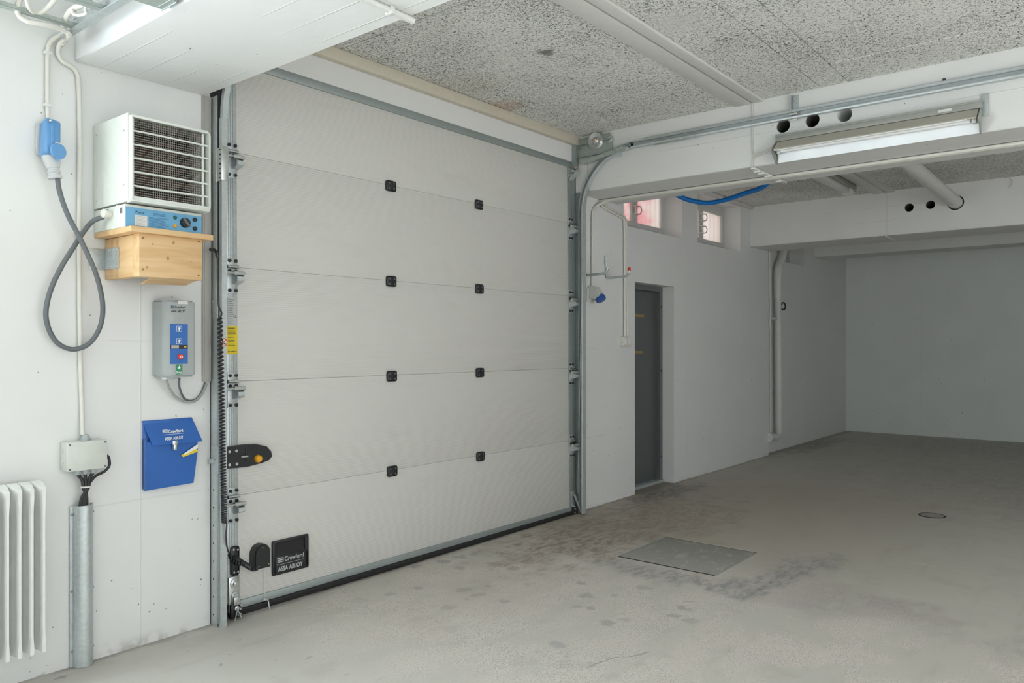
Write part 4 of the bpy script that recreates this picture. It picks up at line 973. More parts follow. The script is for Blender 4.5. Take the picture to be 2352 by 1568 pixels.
# white cables looping through the tray
def tcable(name, pts, r, label, mat='conduit', extra=()):
    return tag(obj(name, MB().tube([onZ(u, v, z) for u, v, z in pts]+[Vector(e) for e in extra], r, 10, 6), M[mat]), label, 'cable')
tcable('tray_cable', ((56, -20, 2.72), (42, 8, 2.68), (42, 32, 2.65), (62, 48, 2.63), (100, 56, 2.63), (132, 64, 2.635), (150, 72, 2.635), (159, 80, 2.632)), 0.0105, 'white cable looping under the first tray rung', 'conduit', (onY(153, 90, 3.555), onY(139, 104, 3.575)))
tcable('tray_cable', ((60, -10, 2.70), (66, 14, 2.67), (78, 28, 2.665), (95, 28, 2.672), (115, 12, 2.69), (135, -12, 2.72)), 0.0095, 'white cable with a V-shaped sag beside the tray rung')
tcable('tray_cable', ((215, -15, 2.70), (195, 8, 2.69), (172, 18, 2.685), (158, 30, 2.68), (148, 50, 2.672), (146, 62, 2.66)), 0.011, 'thick white cable dropping through the middle of the tray')
tcable('tray_cable', ((205, -5, 2.69), (196, 18, 2.67), (198, 30, 2.66), (182, 35, 2.655), (168, 32, 2.66), (166, 22, 2.675)), 0.006, 'thin white cable curl at the second tray rung')
# galvanised bracket hanging at the upper edge
hb = thing('steel_hanger', 'galvanised steel channel end hanging by the near beam', 'bracket', (1.33, 2.7, 2.70))
q = onX(372, 22, 1.395)
hbm = MB().box(1.375, 1.379, q.y-0.10, q.y, q.z, 3.06); hbm.box(1.395, 1.398, q.y-0.10, q.y+0.004, q.z-0.004, 3.06); obj('hanger_web', hbm, M['galv'], hb)
obj('hanger_foot', MB().prism([(1.398, q.y, q.z), (1.398, q.y-0.10, q.z), (1.24, q.y-0.10, q.z+0.012), (1.24, q.y+0.03, q.z+0.012)], (0, 0, 0.004)), M['galv_green'], hb)

# ---- conduit under the near beam
uc = tag(obj('beam_conduit', MB().tube([(1.42, 2.13, 2.587), (2.03, 2.13, 2.587)], 0.0125, 12), M['white']), 'white pipe stub under the near beam ending at the ceiling edge', 'pipe')
obj('pipe_clip', MB().box(1.905, 1.925, 2.112, 2.148, 2.572, 2.60, 0.003), M['white'], uc)

# ---- junction box
jb = thing('junction_box', 'light grey junction box above the steel cable guard', 'junction box', (1.44, 3.56, 0.83))
jx0, jx1, jz0, jz1 = 1.360, 1.522, 0.836, 0.958
obj('box_body', MB().box(jx0, jx1, 3.548, 3.599, jz0, jz1, 0.004), M['jbox'], jb)
lid_ = obj('box_lid', MB().box(jx0-0.001, jx1+0.001, 3.520, 3.547, jz0-0.001, jz1+0.001, 0.005), M['jbox'], jb)
for x_ in (jx0+0.009, jx1-0.009):
    for z_ in (jz0+0.009, jz1-0.009): obj('lid_screw', MB().cyl((x_, 3.518, z_), (x_, 3.5215, z_), 0.0042, 8), M['cable_grey'], lid_)
for z_ in (0.875, 0.925): obj('knockout', MB().cyl((jx0-0.002, 3.57, z_), (jx0+0.001, 3.57, z_), 0.012, 14), M['jbox'], jb)
obj('gland', MB().lathe((1.450, 3.567, jz1), (0, 0, 1), [(0, 0.020), (0.010, 0.020), (0.012, 0.017), (0.022, 0.015), (0.026, 0.011)], 10), M['gland'], jb)
gx = (1.412, 1.443, 1.478)
for x_ in gx: obj('gland', MB().lathe((x_, 3.555, jz0), (0, 0, -1), [(0, 0.014), (0.012, 0.014), (0.016, 0.011), (0.022, 0.010)], 8), M['gland'], jb)
obj('gland', MB().lathe((jx1, 3.56, 0.885), (1, 0, 0), [(0, 0.012), (0.008, 0.012), (0.012, 0.008)], 8), M['gland'], jb)
# black cables into the guard
for k, x_ in enumerate(gx):
    o = obj('supply_cable', MB().tube([(x_, 3.555, jz0-0.018), (x_*0.45+1.449*0.55, 3.556, 0.79), (1.444+0.007*(k-1), 3.553-0.006*k, 0.755), (1.440+0.010*(k-1)*(-1), 3.555, 0.71), (1.438+0.014*(k-1)*(-1), 3.57, 0.62)], 0.0075, 8, 5), M['cable_black'])
    tag(o, ('left', 'middle', 'right')[k] + ' black cable from the bottom of the junction box into the guard', 'cable', 'black supply cables')
o = obj('supply_cable', MB().tube([(jx1+0.010, 3.56, 0.885), (jx1+0.022, 3.56, 0.875), (jx1+0.026, 3.56, 0.84), (jx1+0.005, 3.56, 0.815), (1.49, 3.558, 0.80), (1.462, 3.552, 0.775), (1.450, 3.549, 0.75), (1.445, 3.553, 0.70), (1.444, 3.57, 0.62)], 0.0062, 8, 5), M['cable_black'])
tag(o, 'black cable looping out of the right side of the junction box', 'cable', 'black supply cables')
tag(obj('cable_tie', MB().lathe((1.4455, 3.5505, 0.757), (0, 0, 1), [(0, 0.021), (0.006, 0.021)], 14), M['paper']), 'white tie holding the black cables together', 'cable tie')

# ---- half-round steel guard
pg = thing('cable_guard', 'galvanised half-round steel cable guard standing on the floor', 'cable guard', (1.445, 3.58, -0.018))
gpts = []; gc, gr = 1.4475, 0.039
out_ = [(gc-gr-0.012, 3.590), (gc-gr, 3.590)] + [(gc-gr*math.cos(math.pi*k/14), 3.585-0.040*math.sin(math.pi*k/14)) for k in range(15)] + [(gc+gr, 3.590), (gc+gr+0.006, 3.590)]
inn = [(x_, y_) for x_, y_ in [(gc+gr+0.006, 3.594), (gc+gr-0.003, 3.594)] + [(gc+(gr-0.003)*math.cos(math.pi*k/14), 3.587-0.037*math.sin(math.pi*k/14)) for k in range(15)] + [(gc-gr+0.003, 3.594), (gc-gr-0.012, 3.594)]]
obj('guard_channel', MB().prism([(x_, y_, -0.017) for x_, y_ in out_+inn], (0, 0, 0.695)), M['galv'], pg)
for z_ in (0.64, 0.31, 0.05):
    for x_ in (gc-gr-0.006, gc+gr+0.004): obj('guard_screw', MB().sph((x_, 3.588, z_), 0.005, 8), M['galv_dark'], pg)

# ---- radiator
rd = thing('radiator', 'white ribbed steel radiator at the left picture edge', 'radiator', (1.15, 3.50, 0.12))
secp = [(-0.007, 0.00), (-0.008, 0.01), (-0.008, 0.018), (-0.007, 0.030), (-0.012, 0.040), (-0.0145, 0.050), (-0.019, 0.060), (-0.019, 0.092), (0.019, 0.092), (0.019, 0.060), (0.0145, 0.050), (0.012, 0.040), (0.007, 0.030), (0.008, 0.018), (0.008, 0.01), (0.007, 0.0), (0.004, -0.006), (-0.004, -0.006)]
rm = MB()
rings = []
yf = 3.452
levels = [(0.136, 0.0, 1), (0.15, 0.0, 1), (0.20, 0.0, 0), (0.72, 0.0, 0), (0.775, 0, 1), (0.80, 0, 1)]
lv = [(0.138, 1.0), (0.165, 1.0), (0.205, 0.0), (0.70, 0.0), (0.76, 1.0), (0.800, 1.0)]
for z_, full in lv:
    ring = []
    for a, b_ in secp:
        hw = a if full < 0.5 else (math.copysign(0.007+0.0125*min(1,max(0,b_)/0.055), a))
        zz = z_
        if z_ > 0.79: zz = 0.797 + 0.016*(b_/0.09)
        if z_ < 0.14: zz = 0.134 + 0.010*(b_/0.09)
        ring.append(rm.bm.verts.new((hw, b_, zz)))
    rings.append(ring)
for A, B in zip(rings, rings[1:]):
    for k in range(len(secp)): rm.bm.faces.new((A[k], A[(k+1) % len(secp)], B[(k+1) % len(secp)], B[k]))
rm.bm.faces.new(rings[0][::-1]); rm.bm.faces.new(rings[-1])
rme = to_mesh('radiator_section', rm, 24); rme.materials.append(M['radiator'])
for k in range(7): inst('radiator_section', rme, rd, (1.244-0.0432*k, yf, 0))
for z_ in (0.185, 0.75): obj('header_tube', MB().tube([(0.95, yf+0.07, z_), (1.244, yf+0.07, z_)], 0.014, 12), M['radiator'], rd)
obj('rear_plate', MB().box(0.95, 1.248, yf+0.075, yf+0.082, 0.165, 0.775), M['radiator'], rd)
for z_ in (0.25, 0.70): obj('wall_bracket', MB().box(1.10, 1.13, yf+0.08, 3.6, z_, z_+0.02), M['radiator'], rd)

# ---- control box of the door operator
cb = thing('control_box', 'grey door control box with blue keypad under the pine shelf', 'control box', (1.83, 3.54, 1.22))
cx0, cx1, cz0, cz1, cyf = 1.760, 1.905, 1.222, 1.580, 3.48
pr = [(cx0, 3.598), (cx0, cyf+0.045)] + [(cx0+0.045-0.045*math.cos(R(90)*k/6), cyf+0.045-0.045*math.sin(R(90)*k/6)) for k in range(1, 7)] + [(cx1-0.006, cyf), (cx1, cyf+0.006), (cx1, 3.598)]
cbm = MB().prism([(a, b_, cz0) for a, b_ in pr], (0, 0, cz1-cz0))
bmesh.ops.bevel(cbm.bm, geom=[e for e in cbm.bm.edges if abs(e.verts[0].co.z-e.verts[1].co.z) < 1e-5 and min(e.verts[0].co.y, e.verts[1].co.y) < 3.59], offset=0.008, segments=2, affect='EDGES')
cbo = obj('box_body', cbm, M['box_grey'], cb)
yk = cyf-0.0012
obj('box_seam', MB().box(cx0+0.03, cx1-0.004, cyf-0.0008, cyf, 1.541, 1.5425), M['gland'], cbo)
kx0, kx1 = onY(391, 800, cyf).x, onY(431, 800, cyf).x; kz0, kz1 = 1.284, 1.469
kp = obj('keypad', MB().box(kx0, kx1, yk, cyf+0.001, kz0, kz1, 0.0), M['panel_blue'], cb)
kc = (kx0+kx1)/2
yq = yk-0.0007
for z_ in (1.447, 1.390):
    f_ = MB(); s_ = 0.013
    for a, b_, c0, d0 in ((-s_, s_, s_-0.0016, s_), (-s_, s_, -s_, -s_+0.0016), (-s_, -s_+0.0016, -s_, s_), (s_-0.0016, s_, -s_, s_)): f_.box(kc+a, kc+b_, yq, yk, z_+c0, z_+d0)
    f_.prism([(kc-0.003, yq, z_-0.009), (kc+0.003, yq, z_-0.009), (kc+0.003, yq, z_-0.001), (kc+0.008, yq, z_+0.003), (kc+0.002, yq, z_+0.008), (kc-0.007, yq, z_+0.003), (kc-0.003, yq, z_-0.001)], (0, 0.0007, 0))
    obj('key_symbol', f_, M['print_white'], kp)
obj('display_strip', MB().box(kx0+0.001, kx1-0.001, yq, yk, 1.354, 1.372), M['black'], kp)
obj('display', MB().box(kx0+0.004, kc-0.002, yq-0.0006, yq, 1.3555, 1.3705), M['trunk'], kp)
obj('display_mark', MB().prism([(kx1-0.020, yq-0.0005, 1.362), (kx1-0.012, yq-0.0005, 1.367), (kx1-0.006, yq-0.0005, 1.363), (kx1-0.012, yq-0.0005, 1.359)], (0, 0.0005, 0)), M['yellow'], kp)
sbtn = obj('stop_button', MB().lathe((kc+0.004, yk, 1.318), (0, -1, 0), [(0, 0.0135), (0.008, 0.0135), (0.012, 0.011), (0.013, 0.004)], 20), M['red'], kp)
obj('stop_button_ring', MB().lathe((kc+0.005, yk-0.0125, 1.318), (0, -1, 0), [(0, 0.006), (0.001, 0.006), (0.001, 0.0035), (0, 0.0035)], 16), M['print_white'], sbtn)
gs = obj('stop_label', MB().box(kc-0.0155, kc+0.0155, yk, cyf, 1.236, 1.282), M['green'], cb)
star = [(kc+(0.0115 if k % 2 == 0 else 0.0045)*math.sin(math.pi*k/5), yq, 1.267+(0.0115 if k % 2 == 0 else 0.0045)*math.cos(math.pi*k/5)) for k in range(10)]
obj('star', MB().prism(star, (0, 0.0006, 0)), M['print_white'], gs)
text('lettering', 'Stop', 0.0145, (kc-0.0145, yk-0.0002, 1.241), M['print_white'], gs, bold=0.02, width=0.028)
obj('paper_strip', MB().box(kc-0.007, kc+0.042, yk, cyf, 1.563, 1.577), M['paper'], cb)
logo(cbo, kx0+0.003, 1.522, 0.071, yk+0.0008, M['print_black'], M['print_blue'])
obj('cable_entry', MB().lathe((1.787, 3.535, cz0), (0, 0, -1), [(0, 0.014), (0.010, 0.014)], 12), M['white'], cb)
obj('cable_entry', MB().lathe((1.838, 3.53, cz0), (0, 0, -1), [(0, 0.010), (0.008, 0.010)], 12), M['gland'], cb)
def wcable(pts, r, mat, label, sub=6): return tag(obj('control_cable', MB().tube([onY(*p) for p in pts], r, 8, sub), M[mat]), label, 'cable', 'control box cables')
wcable(((381, 870, 3.535), (390, 893, 3.55), (405, 912, 3.565), (425, 922, 3.57), (447, 921, 3.575), (463, 906, 3.58), (475, 880, 3.585)), 0.0062, 'cable_lgrey', 'light grey cable sagging from control box to the trunking')
wcable(((412, 868, 3.53), (412, 888, 3.55), (419, 908, 3.575), (430, 919, 3.582), (448, 918, 3.588), (462, 904, 3.59), (472, 878, 3.59)), 0.0052, 'cable_grey', 'dark grey cable from the middle of the control box to the trunking')
# ---- trunking
tk_ = thing('cable_trunking', 'narrow grey-beige cable trunking beside the door track', 'cable trunking', (2.025, 3.58, 1.193))
obj('trunking_body', MB().box(2.004, 2.046, 3.586, 3.598, 1.193, 2.597, 0.002), M['trunk'], tk_)
obj('trunking_lid', MB().box(2.012, 2.046, 3.583, 3.5855, 1.193, 2.597, 0.001), M['trunk'], tk_)

# ---- blue document pouch
po = thing('document_pouch', 'blue plastic document pouch with flap below the control box', 'pouch', (1.83, 3.585, 0.70))
b_ = MB()
yfp = 3.570
A1, B1, C1, D1 = onY(331, 1128, 3.580), onY(446, 1110, 3.580), onY(455, 1030, yfp), onY(334, 1025, yfp)
b_.prism([(1.712, 3.573, 0.700), (1.952, 3.580, 0.704), (1.966, 3.566, 0.86), (1.962, 3.562, 0.925), (1.716, 3.558, 0.925), (1.710, 3.560, 0.86)], (0, 0.012, 0))
b_.box(1.712, 1.950, 3.588, 3.597, 0.705, 1.018, 0.002)
b_.prism([(1.712, 3.560, 0.705), (1.712, 3.597, 0.705), (1.712, 3.597, 0.94), (1.712, 3.562, 0.93)], (0.003, 0, 0))
pb_ = obj('pouch_body', b_, M['pouch'], po)
fl_ = MB()
fp = [(1.708, 3.592, 1.020), (1.950, 3.592, 1.020), (1.980, 3.546, 0.905), (1.735, 3.546, 0.908)]
fl_.prism(fp, (0, 0.0035, 0.001)); flo = obj('pouch_flap', fl_, M['pouch'], po)
obj('clasp', MB().box(1.828, 1.852, 3.540, 3.549, 0.902, 0.922, 0.002), M['chrome'], flo)
obj('clasp_tongue', MB().box(1.832, 1.848, 3.538, 3.556, 0.878, 0.904, 0.002), M['chrome'], flo)
obj('pouch_leaflet', MB().prism([(1.876, 3.5545, 0.848), (1.955, 3.558, 0.880), (1.9625, 3.559, 0.856), (1.886, 3.5550, 0.838)], (0, 0.0025, 0)), M['yellow'], po)
obj('pouch_leaflet', MB().prism([(1.888, 3.5535, 0.854), (1.960, 3.557, 0.892), (1.9625, 3.557, 0.874), (1.893, 3.5535, 0.847)], (0, 0.002, 0)), M['print_white'], po)
# lettering lies on the sloping flap
lx, lz, lk_ = 1.793, 0.922, 0.098
sl = math.atan2(3.592-3.546, 1.020-0.9065)
fy = lambda z_: 3.592-(1.020-z_)*math.tan(sl)-0.0022
for s_, zz, ww, sz, xx in (('Crawford', lz+0.036, 0.072, 0.021, lx+0.026), ('ASSA ABLOY', lz+0.004, 0.090, 0.021, lx+0.004)):
    text('lettering', s_, sz, (xx, fy(zz), zz), M['print_white'], flo, rot=(R(90)-sl*1.0, 0, 0), bold=0.02, width=ww)
blk = MB()
for za, zb in ((0.0375, 0.0405), (0.043, 0.0465), (0.049, 0.052)): blk.box(lx, lx+0.022, fy(lz+zb)-0.0006, fy(lz+za), lz+za, lz+zb)
for xa in (0.0, 0.0205): blk.box(lx+xa, lx+xa+0.0015, fy(lz+0.052)-0.0006, fy(lz+0.0375), lz+0.0375, lz+0.052)
obj('logo_block', blk, M['print_white'], flo)
obj('logo_rule', MB().box(lx-0.002, lx+0.100, fy(lz+0.0295)-0.0006, fy(lz+0.0285), lz+0.0285, lz+0.0300), M['print_white'], flo)

# ---- curly lead along the track
sp_ = thing('spiral_cable', 'black coiled lead hanging down the left door track', 'cable', (2.07, 3.49, 0.26))
cc = []
ztop, zbot = onY(506, 730, 3.487).z, onY(517, 1200, 3.487).z
turns = 62; n_ = turns*10
xtop, xbot = onY(505, 730, 3.487).x, onY(515, 1200, 3.487).x
for k in range(n_+1):
    s_ = k/n_
    g_ = s_*0.62 + (1-(1-s_)**1.9)*0.38      # coils bunch up towards the bottom
    z_ = ztop+(zbot-ztop)*g_; th = 2*math.pi*turns*s_
    cc.append((xtop+(xbot-xtop)*g_+0.0108*math.cos(th), 3.487+0.0108*math.sin(th), z_))
obj('coil', MB().tube(cc, 0.0046, 6), M['cable_black'], sp_)
lead = [onY(u, v, y_) for u, v, y_ in ((483, 573, 3.555), (493, 574, 3.52), (499, 585, 3.50), (500, 640, 3.495), (502, 700, 3.49), (509, 718, 3.487), (506, 730, 3.487))]
obj('upper_lead', MB().tube(lead, 0.0042, 8, 5), M['cable_black'], sp_)
obj('lead_sleeve', MB().tube([onY(483, 573, 3.555), onY(490, 573, 3.53), onY(497, 579, 3.50), onY(499, 590, 3.498)], 0.0085, 8, 4), M['black'], sp_)
lead2 = [onY(u, v, y_) for u, v, y_ in ((518, 1198, 3.487), (521, 1206, 3.487), (519, 1230, 3.49), (523, 1262, 3.51), (533, 1278, 3.545))]
obj('lower_lead', MB().tube(lead2, 0.0038, 8, 5), M['cable_black'], sp_)
pa = [onY(527, 1275, 3.55), onY(540, 1292, 3.54), onY(556, 1293, 3.53), onY(562, 1296, 3.53), onY(580, 1306, 3.54), onY(592, 1303, 3.56)]
pp = catmull(pa, 16); c2 = []
for k, p_ in enumerate(pp):
    th = k*1.05
    c2.append(p_+Vector((0.0*math.cos(th), 0.010*math.sin(th), 0.010*math.cos(th))))
c2 = catmull(c2, 2)
obj('lower_coil', MB().tube(c2, 0.0042, 6), M['cable_black'], sp_)

# ================================================================== RIGHT WALL EQUIPMENT
# bent tube hooks
def hook(x, label, cap):
    h = thing('storage_hook', label, 'hook', (x, 3.5, 1.93), 'bent tube hooks')
    pts = [(x, 3.591, 2.135), (x, 3.589, 2.06), (x+0.002, 3.586, 1.985), (x+0.002, 3.574, 1.955), (x+0.002, 3.545, 1.948), (x, 3.45, 1.950), (x, 3.395, 1.955), (x, 3.370, 1.975), (x, 3.362, 2.005)]
    obj('hook_tube', MB().tube(pts, [0.011]*((len(pts)-1)*4+1), 10, 4), M['galv'], h)
    obj('flattened_end', MB().box(x-0.014, x+0.014, 3.589, 3.5985, 2.06, 2.14, 0.004), M['galv'], h)
    obj('hook_screw', MB().cyl((x, 3.583, 2.12), (x, 3.592, 2.12), 0.006, 8), M['galv_dark'], h)
    if cap: obj('end_cap', MB().lathe((x, 3.362, 1.998), (0, 0, 1), [(0, 0.014), (0.022, 0.014), (0.026, 0.011)], 14), M['red'], h)
hook(5.355, 'bent galvanised tube hook nearest the door track, no cap', False)
hook(5.690, 'bent galvanised tube hook with a red end cap', True)

# white/blue socket
cs_ = thing('industrial_socket', 'small white socket with a dark blue flap under the tube hook', 'socket', (5.46, 3.57, 1.74))
cz = 1.80
obj('back_plate', MB().box(5.400, 5.500, 3.582, 3.599, 1.735, 1.845, 0.006, 2), M['white'], cs_)
obj('socket_body', MB().prism([(5.41, 3.583, 1.862), (5.41, 3.535, 1.858), (5.41, 3.478, 1.785), (5.41, 3.50, 1.755), (5.41, 3.583, 1.760)], (0.085, 0, 0)), M['jbox'], cs_)
obj('socket_flap', MB().lathe((5.453, 3.508, 1.778), (0.0, -0.55, -0.85), [(0, 0.036), (0.012, 0.044), (0.040, 0.044), (0.046, 0.038)], 18), M['cee_blue_dark'], cs_)

# double switch box
sw = thing('wall_switch', 'double cream wall switch box left of the grey door', 'switch', (6.0, 3.58, 1.36))
for k in range(2):
    x_ = 5.930+0.073*k
    s1_ = obj('switch_housing', MB().box(x_, x_+0.070, 3.560, 3.599, 1.362, 1.448, 0.004), M['conduit'], sw)
    obj('rocker', MB().box(x_+0.014, x_+0.056, 3.553, 3.561, 1.378, 1.432, 0.003), M['white'], s1_)

# conduits right wall + along beam
def cond(pts, r, label, cat='conduit', sub=5): return tag(obj('wall_conduit', MB().tube(pts, r, 10, sub), M['conduit']), label, cat, 'white conduits by the pillar')
cond([(5.585, -2.0, 2.592), (5.585, 1.0, 2.592), (5.585, 3.40, 2.592), (5.583, 3.50, 2.588), (5.56, 3.56, 2.565), (5.505, 3.585, 2.525), (5.475, 3.585, 2.47), (5.470, 3.585, 2.3), (5.470, 3.585, 2.0), (5.465, 3.585, 1.86)], 0.0115, 'white conduit under the strip light beam dropping to the small blue socket')
cond([(5.615, -2.0, 2.592), (5.615, 1.0, 2.592), (5.615, 3.42, 2.592), (5.612, 3.52, 2.585), (5.60, 3.575, 2.565), (5.66, 3.585, 2.545), (5.85, 3.585, 2.515), (5.96, 3.585, 2.495), (5.985, 3.585, 2.44), (5.988, 3.585, 2.2), (5.99, 3.585, 1.7), (5.99, 3.585, 1.45)], 0.0115, 'white conduit crossing above the hooks down to the switch, left of its twin')
cond([(5.66, 3.587, 2.565), (5.86, 3.587, 2.538), (5.985, 3.587, 2.515), (6.020, 3.587, 2.45), (6.024, 3.587, 2.2), (6.028, 3.587, 1.7), (6.03, 3.587, 1.45)], 0.010, 'white conduit down to the switch, right one of the pair')

# cable and clip rail on the lit beam
jl = thing('lamp_cable', 'thin white lamp cable running down the beam joint', 'cable', (5.23, 2.1, 2.6))
obj('lead', MB().tube([(5.234, 2.112, 3.04), (5.234, 2.112, 2.85), (5.233, 2.110, 2.70), (5.222, 2.07, 2.695), (5.20, 2.0, 2.70), (5.17, 1.94, 2.715)], 0.0035, 6, 4), M['conduit'], jl)
obj('lead', MB().tube([(5.17, 1.945, 2.70), (5.205, 2.02, 2.685), (5.225, 2.085, 2.672), (5.231, 2.108, 2.645), (5.232, 2.110, 2.602)], 0.0035, 6, 4), M['conduit'], jl)
crl = obj('clip_rail', MB().box(5.235, 5.86, 2.095, 2.125, 2.592, 2.604, 0.002), M['white'], jl)
for x_ in (5.30, 5.38, 5.50, 5.60, 5.72): obj('clip', MB().box(x_, x_+0.022, 2.088, 2.132, 2.580, 2.594, 0.003), M['white'], crl)

# fluorescent strip light
lp = thing('strip_light', 'long fluorescent strip light with open reflector on the beam', 'light fixture', (5.18, 1.33, 2.60))
ly0, ly1 = 0.735, 1.935
rl = MB().box(5.192, 5.226, ly0-0.005, ly1, 2.742, 2.782, 0.002); rl.box(5.188, 5.195, ly0, ly1, 2.775, 2.786, 0.001)
obj('mounting_rail', rl, M['lamp_body'], lp)
obj('rail_sticker', MB().box(5.1895, 5.1925, 0.885, 0.955, 2.752, 2.768), M['paper'], lp)
hood = [(5.208, 2.740), (5.196, 2.740), (5.120, 2.676), (5.120, 2.668), (5.128, 2.670), (5.205, 2.728)]
obj('hood', MB().prism([(a, ly0+0.012, b_) for a, b_ in hood], (0, ly1-ly0-0.024, 0)), M['lamp_hood'], lp)
obj('hood_edge', MB().tube([(5.119, ly0+0.06, 2.667), (5.119, ly1-0.02, 2.667)], 0.004, 6), M['tube'], lp)
cur = [(5.176, 2.713), (5.190, 2.690), (5.201, 2.662), (5.208, 2.632), (5.212, 2.601)]
back = [(a+0.004, b_-0.001) for a, b_ in cur][::-1]
obj('reflector', MB().prism([(a, ly0+0.012, b_) for a, b_ in cur+back], (0, ly1-ly0-0.024, 0)), M['reflector'], lp)
obj('tube', MB().tube([(5.162, ly0+0.05, 2.668), (5.162, ly1-0.05, 2.668)], 0.0135, 14), M['tube'], lp)
for y_ in (ly0+0.03, ly1-0.035): obj('tube_holder', MB().box(5.150, 5.178, y_-0.012, y_+0.012, 2.650, 2.700, 0.004), M['lampplastic'], lp)
endp = [(5.222, 2.742), (5.194, 2.746), (5.112, 2.676), (5.112, 2.662), (5.200, 2.596), (5.222, 2.596)]
for y_ in (ly0, ly1-0.004): obj('end_plate', MB().prism([(a, y_, b_) for a, b_ in endp], (0, 0.005, 0)), M['lamp_body'], lp)
for y_ in (ly0-0.010, ly1-0.01):
    br = MB().box(5.226, 5.24, y_-0.022, y_+0.012, 2.70 if y_ < 1 else 2.745, 2.83 if y_ < 1 else 2.80, 0.001); obj('wall_bracket', br, M['galv'], lp)

# second light in the next bay, seen past the beam
l2 = thing('ceiling_light', 'far ceiling light with ribbed cover behind the lit beam', 'light fixture', (7.5, 2.33, 2.90))
obj('light_body', MB().box(6.9, 8.30, 2.262, 2.36, 2.93, 2.988, 0.004), M['lamp_body'], l2)
cv = MB().box(6.92, 8.22, 2.27, 2.352, 2.885, 2.93, 0.008); obj('light_cover', cv, M['lampplastic'], l2)
for k in range(9): obj('cover_rib', MB().box(8.10+0.014*k, 8.106+0.014*k, 2.266, 2.356, 2.880, 2.93, 0.002), M['lampplastic'], l2)

# white pipe through the beams in the far bay
bpipe = thing('white_pipe', 'thick white pipe crossing the far bay into the far beam', 'pipe', (7.4, 1.47, 2.74))
obj('pipe_run', MB().tube([(5.70, 1.472, 2.84), (8.98, 1.472, 2.80)], 0.062, 20), M['pipe_paint'], bpipe)
obj('pipe_collar', MB().tube([(8.70, 1.472, 2.803), (8.80, 1.472, 2.802)], 0.066, 20), M['pipe_paint'], bpipe)

# small cable dangling from the far beam
tag(obj('loose_cable', MB().tube([(8.835, 1.02, 2.99), (8.83, 0.99, 2.95), (8.832, 1.0, 2.905), (8.838, 1.02, 2.89)], 0.004, 6, 4), M['conduit']), 'short loose cable end on the far beam', 'cable')
tag(obj('cable_bar', MB().tube([(8.84, 2.115, 2.517), (9.2, 2.115, 2.512)], 0.009, 8), M['conduit']), 'short white conduit bar under the far beam', 'conduit')

# blue hose
hs = [Vector((5.88, 3.27, 2.80)), Vector((6.02, 3.23, 2.735))] + [onX(u, v, x_) for u, v, x_ in ((1566, 453, 6.2), (1590, 461, 6.25), (1625, 466, 6.3), (1665, 459, 6.3), (1710, 444, 6.25), (1755, 427, 6.15))] + [Vector((6.0, 2.22, 2.745)), Vector((5.88, 2.15, 2.80))]
tag(obj('air_hose', MB().tube(hs, 0.020, 12, 6), M['hose']), 'bright blue hose sagging in front of the high windows', 'hose')

# drain pipe and its companion
dp = thing('drain_pipe', 'thick white drain pipe with valve in the far wall recess', 'pipe', (9.9, 3.58, 0.15))
xd, yd = 9.78, 3.60
def PD(u, v): return onY(u, v, yd)
p_top, p_b1, p_b2, p_v1, p_v2, p_bot = PD(1801, 560), PD(1797, 590), PD(1787, 625), PD(1787, 688), PD(1787, 728), PD(1789, 985)
obj('pipe_upper', MB().tube([p_top, p_b1, PD(1790, 608), p_b2, p_v1], 0.050, 16, 5), M['pipe_paint'], dp)
obj('pipe_lower', MB().tube([p_v2, p_bot], 0.047, 16), M['pipe_paint'], dp)
vv = p_v1; hv = (p_v1-p_v2).length
obj('valve_body', MB().lathe(p_v2, p_v1-p_v2, [(0, 0.034), (0.05*hv/0.21, 0.034), (0.051, 0.046), (0.07, 0.046), (0.072, 0.036), (0.10, 0.042), (0.13, 0.044), (0.15, 0.036), (0.17, 0.042), (0.19, 0.040), (hv, 0.036)], 18), M['pipe_paint'], dp)
wq = onY(1799, 703, 3.56)
whl = MB(); wp = [(wq.x+0.0, wq.y+0.045*math.cos(2*math.pi*k/16)*0.5, wq.z+0.045*math.sin(2*math.pi*k/16)) for k in range(16)]
wp = [(wq.x+0.036*math.cos(2*math.pi*k/16), wq.y-0.036*math.cos(2*math.pi*k/16)*0.4, wq.z+0.045*math.sin(2*math.pi*k/16)) for k in range(16)]
whl.tube(wp, 0.010, 8, closed=True); wo_ = obj('valve_wheel', whl, M['black'], dp)
obj('wheel_hub', MB().cyl((wq.x-0.05, wq.y+0.02, wq.z), (wq.x+0.01, wq.y, wq.z), 0.012, 10), M['pipe_paint'], wo_)
obj('pipe_elbow', MB().tube([p_bot, PD(1788, 997), PD(1783, 1004), PD(1774, 1006)], 0.042, 14, 5), M['pipe_paint'], dp)
e_ = PD(1768, 1004); obj('pipe_coupling', MB().cyl((e_.x-0.05, yd, e_.z), (e_.x+0.05, yd, e_.z), 0.058, 18), M['pipe_paint'], dp)
tp = thing('thin_pipe', 'thin white pipe running beside the thick drain pipe', 'pipe', (9.46, 3.60, 0.25))
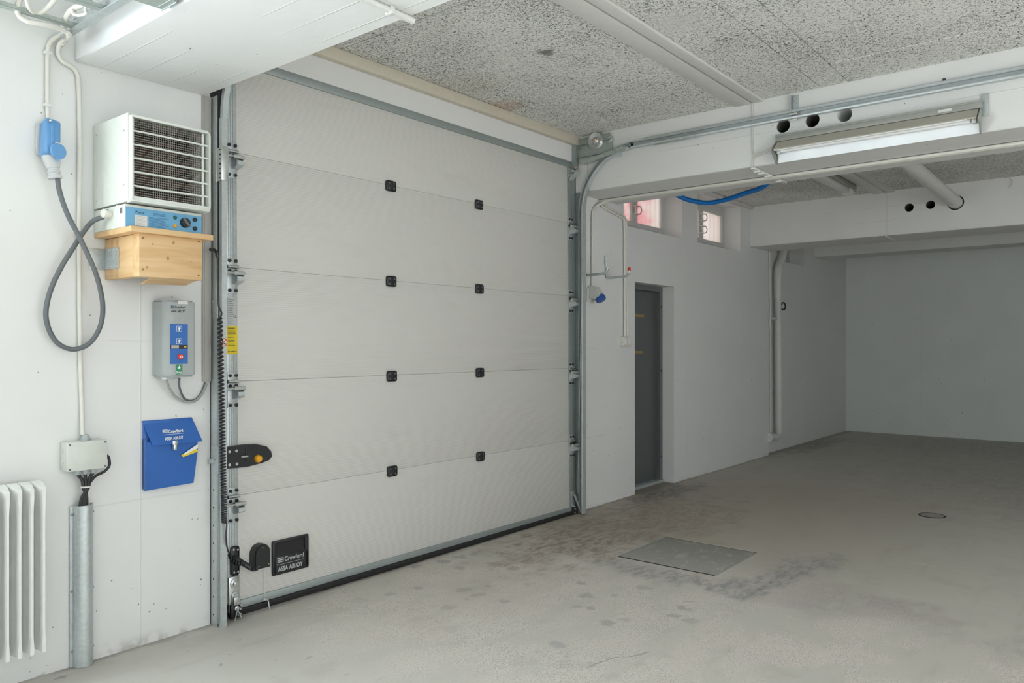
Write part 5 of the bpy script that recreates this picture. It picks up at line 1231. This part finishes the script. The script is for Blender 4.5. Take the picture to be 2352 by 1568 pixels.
obj('pipe_run', MB().tube([PD(1767, 565), PD(1769, 740), PD(1769, 995)], 0.011, 8), M['pipe_paint'], tp)
obj('pipe_bracket', MB().box(PD(1766, 730).x, PD(1783, 730).x, yd-0.012, yd+0.012, PD(1767, 733).z, PD(1767, 728).z, 0.002), M['pipe_paint'], tp)
obj('pipe_tee', MB().cyl(PD(1768, 748), PD(1767.5, 728), 0.017, 10), M['pipe_paint'], tp)

# ------------------------------------------------------------------ floor fittings
zf = fz(4.7)
ht = thing('floor_hatch', 'square grey steel hatch set in the floor before the garage door', 'hatch', (4.67, 2.315, zf-0.02))
gp = 0.013
obj('hatch_plate', MB().box(HX0+gp, HX1-gp, HY0+0.005, HY1-0.005, -0.028, zf+0.001, 0.002), M['hatch'], ht)
for x_ in (HX0+0.002, HX1-0.011): obj('hatch_gap_shade', MB().box(x_, x_+0.009, HY0+0.004, HY1-0.004, -0.028, zf-0.0005), M['rubber_and_shade'], ht)  # black strips stand in for the shade of the open side gaps
obj('hatch_pit_shade', MB().box(HX0, HX1, HY0, HY1, -0.0295, -0.0285), M['rubber_and_shade'], ht)  # black sheet darkens the bottom of the gap in place of shade
for y_ in (HY0+0.001, HY1-0.004): obj('hatch_rim', MB().box(HX0, HX1, y_, y_+0.003, -0.028, zf+0.002), M['galv_green'], ht)
for x_ in (HX0+0.05, HX1-0.05):
    for y_ in (HY0+0.06, HY1-0.06): obj('lifting_slot', MB().box(x_-0.02, x_+0.02, y_-0.008, y_+0.008, zf+0.0025, zf+0.0035), M['galv_dark'], ht)
dz = fz(6.9)
dc = thing('floor_drain', 'small round drain cover in the dark part of the floor', 'drain cover', (6.91, 1.315, dz))
obj('drain_ring', MB().lathe((6.91, 1.315, dz-0.004), (0, 0, 1), [(0, 0.098), (0.006, 0.098), (0.008, 0.096), (0.008, 0.088), (0.004, 0.088)], 28), M['rubber_and_shade'], dc)
obj('drain_lid', MB().lathe((6.91, 1.315, dz-0.003), (0, 0, 1), [(0, 0.086), (0.006, 0.086), (0.007, 0.080)], 26), M['hatch'], dc)

bpy.context.view_layer.update()
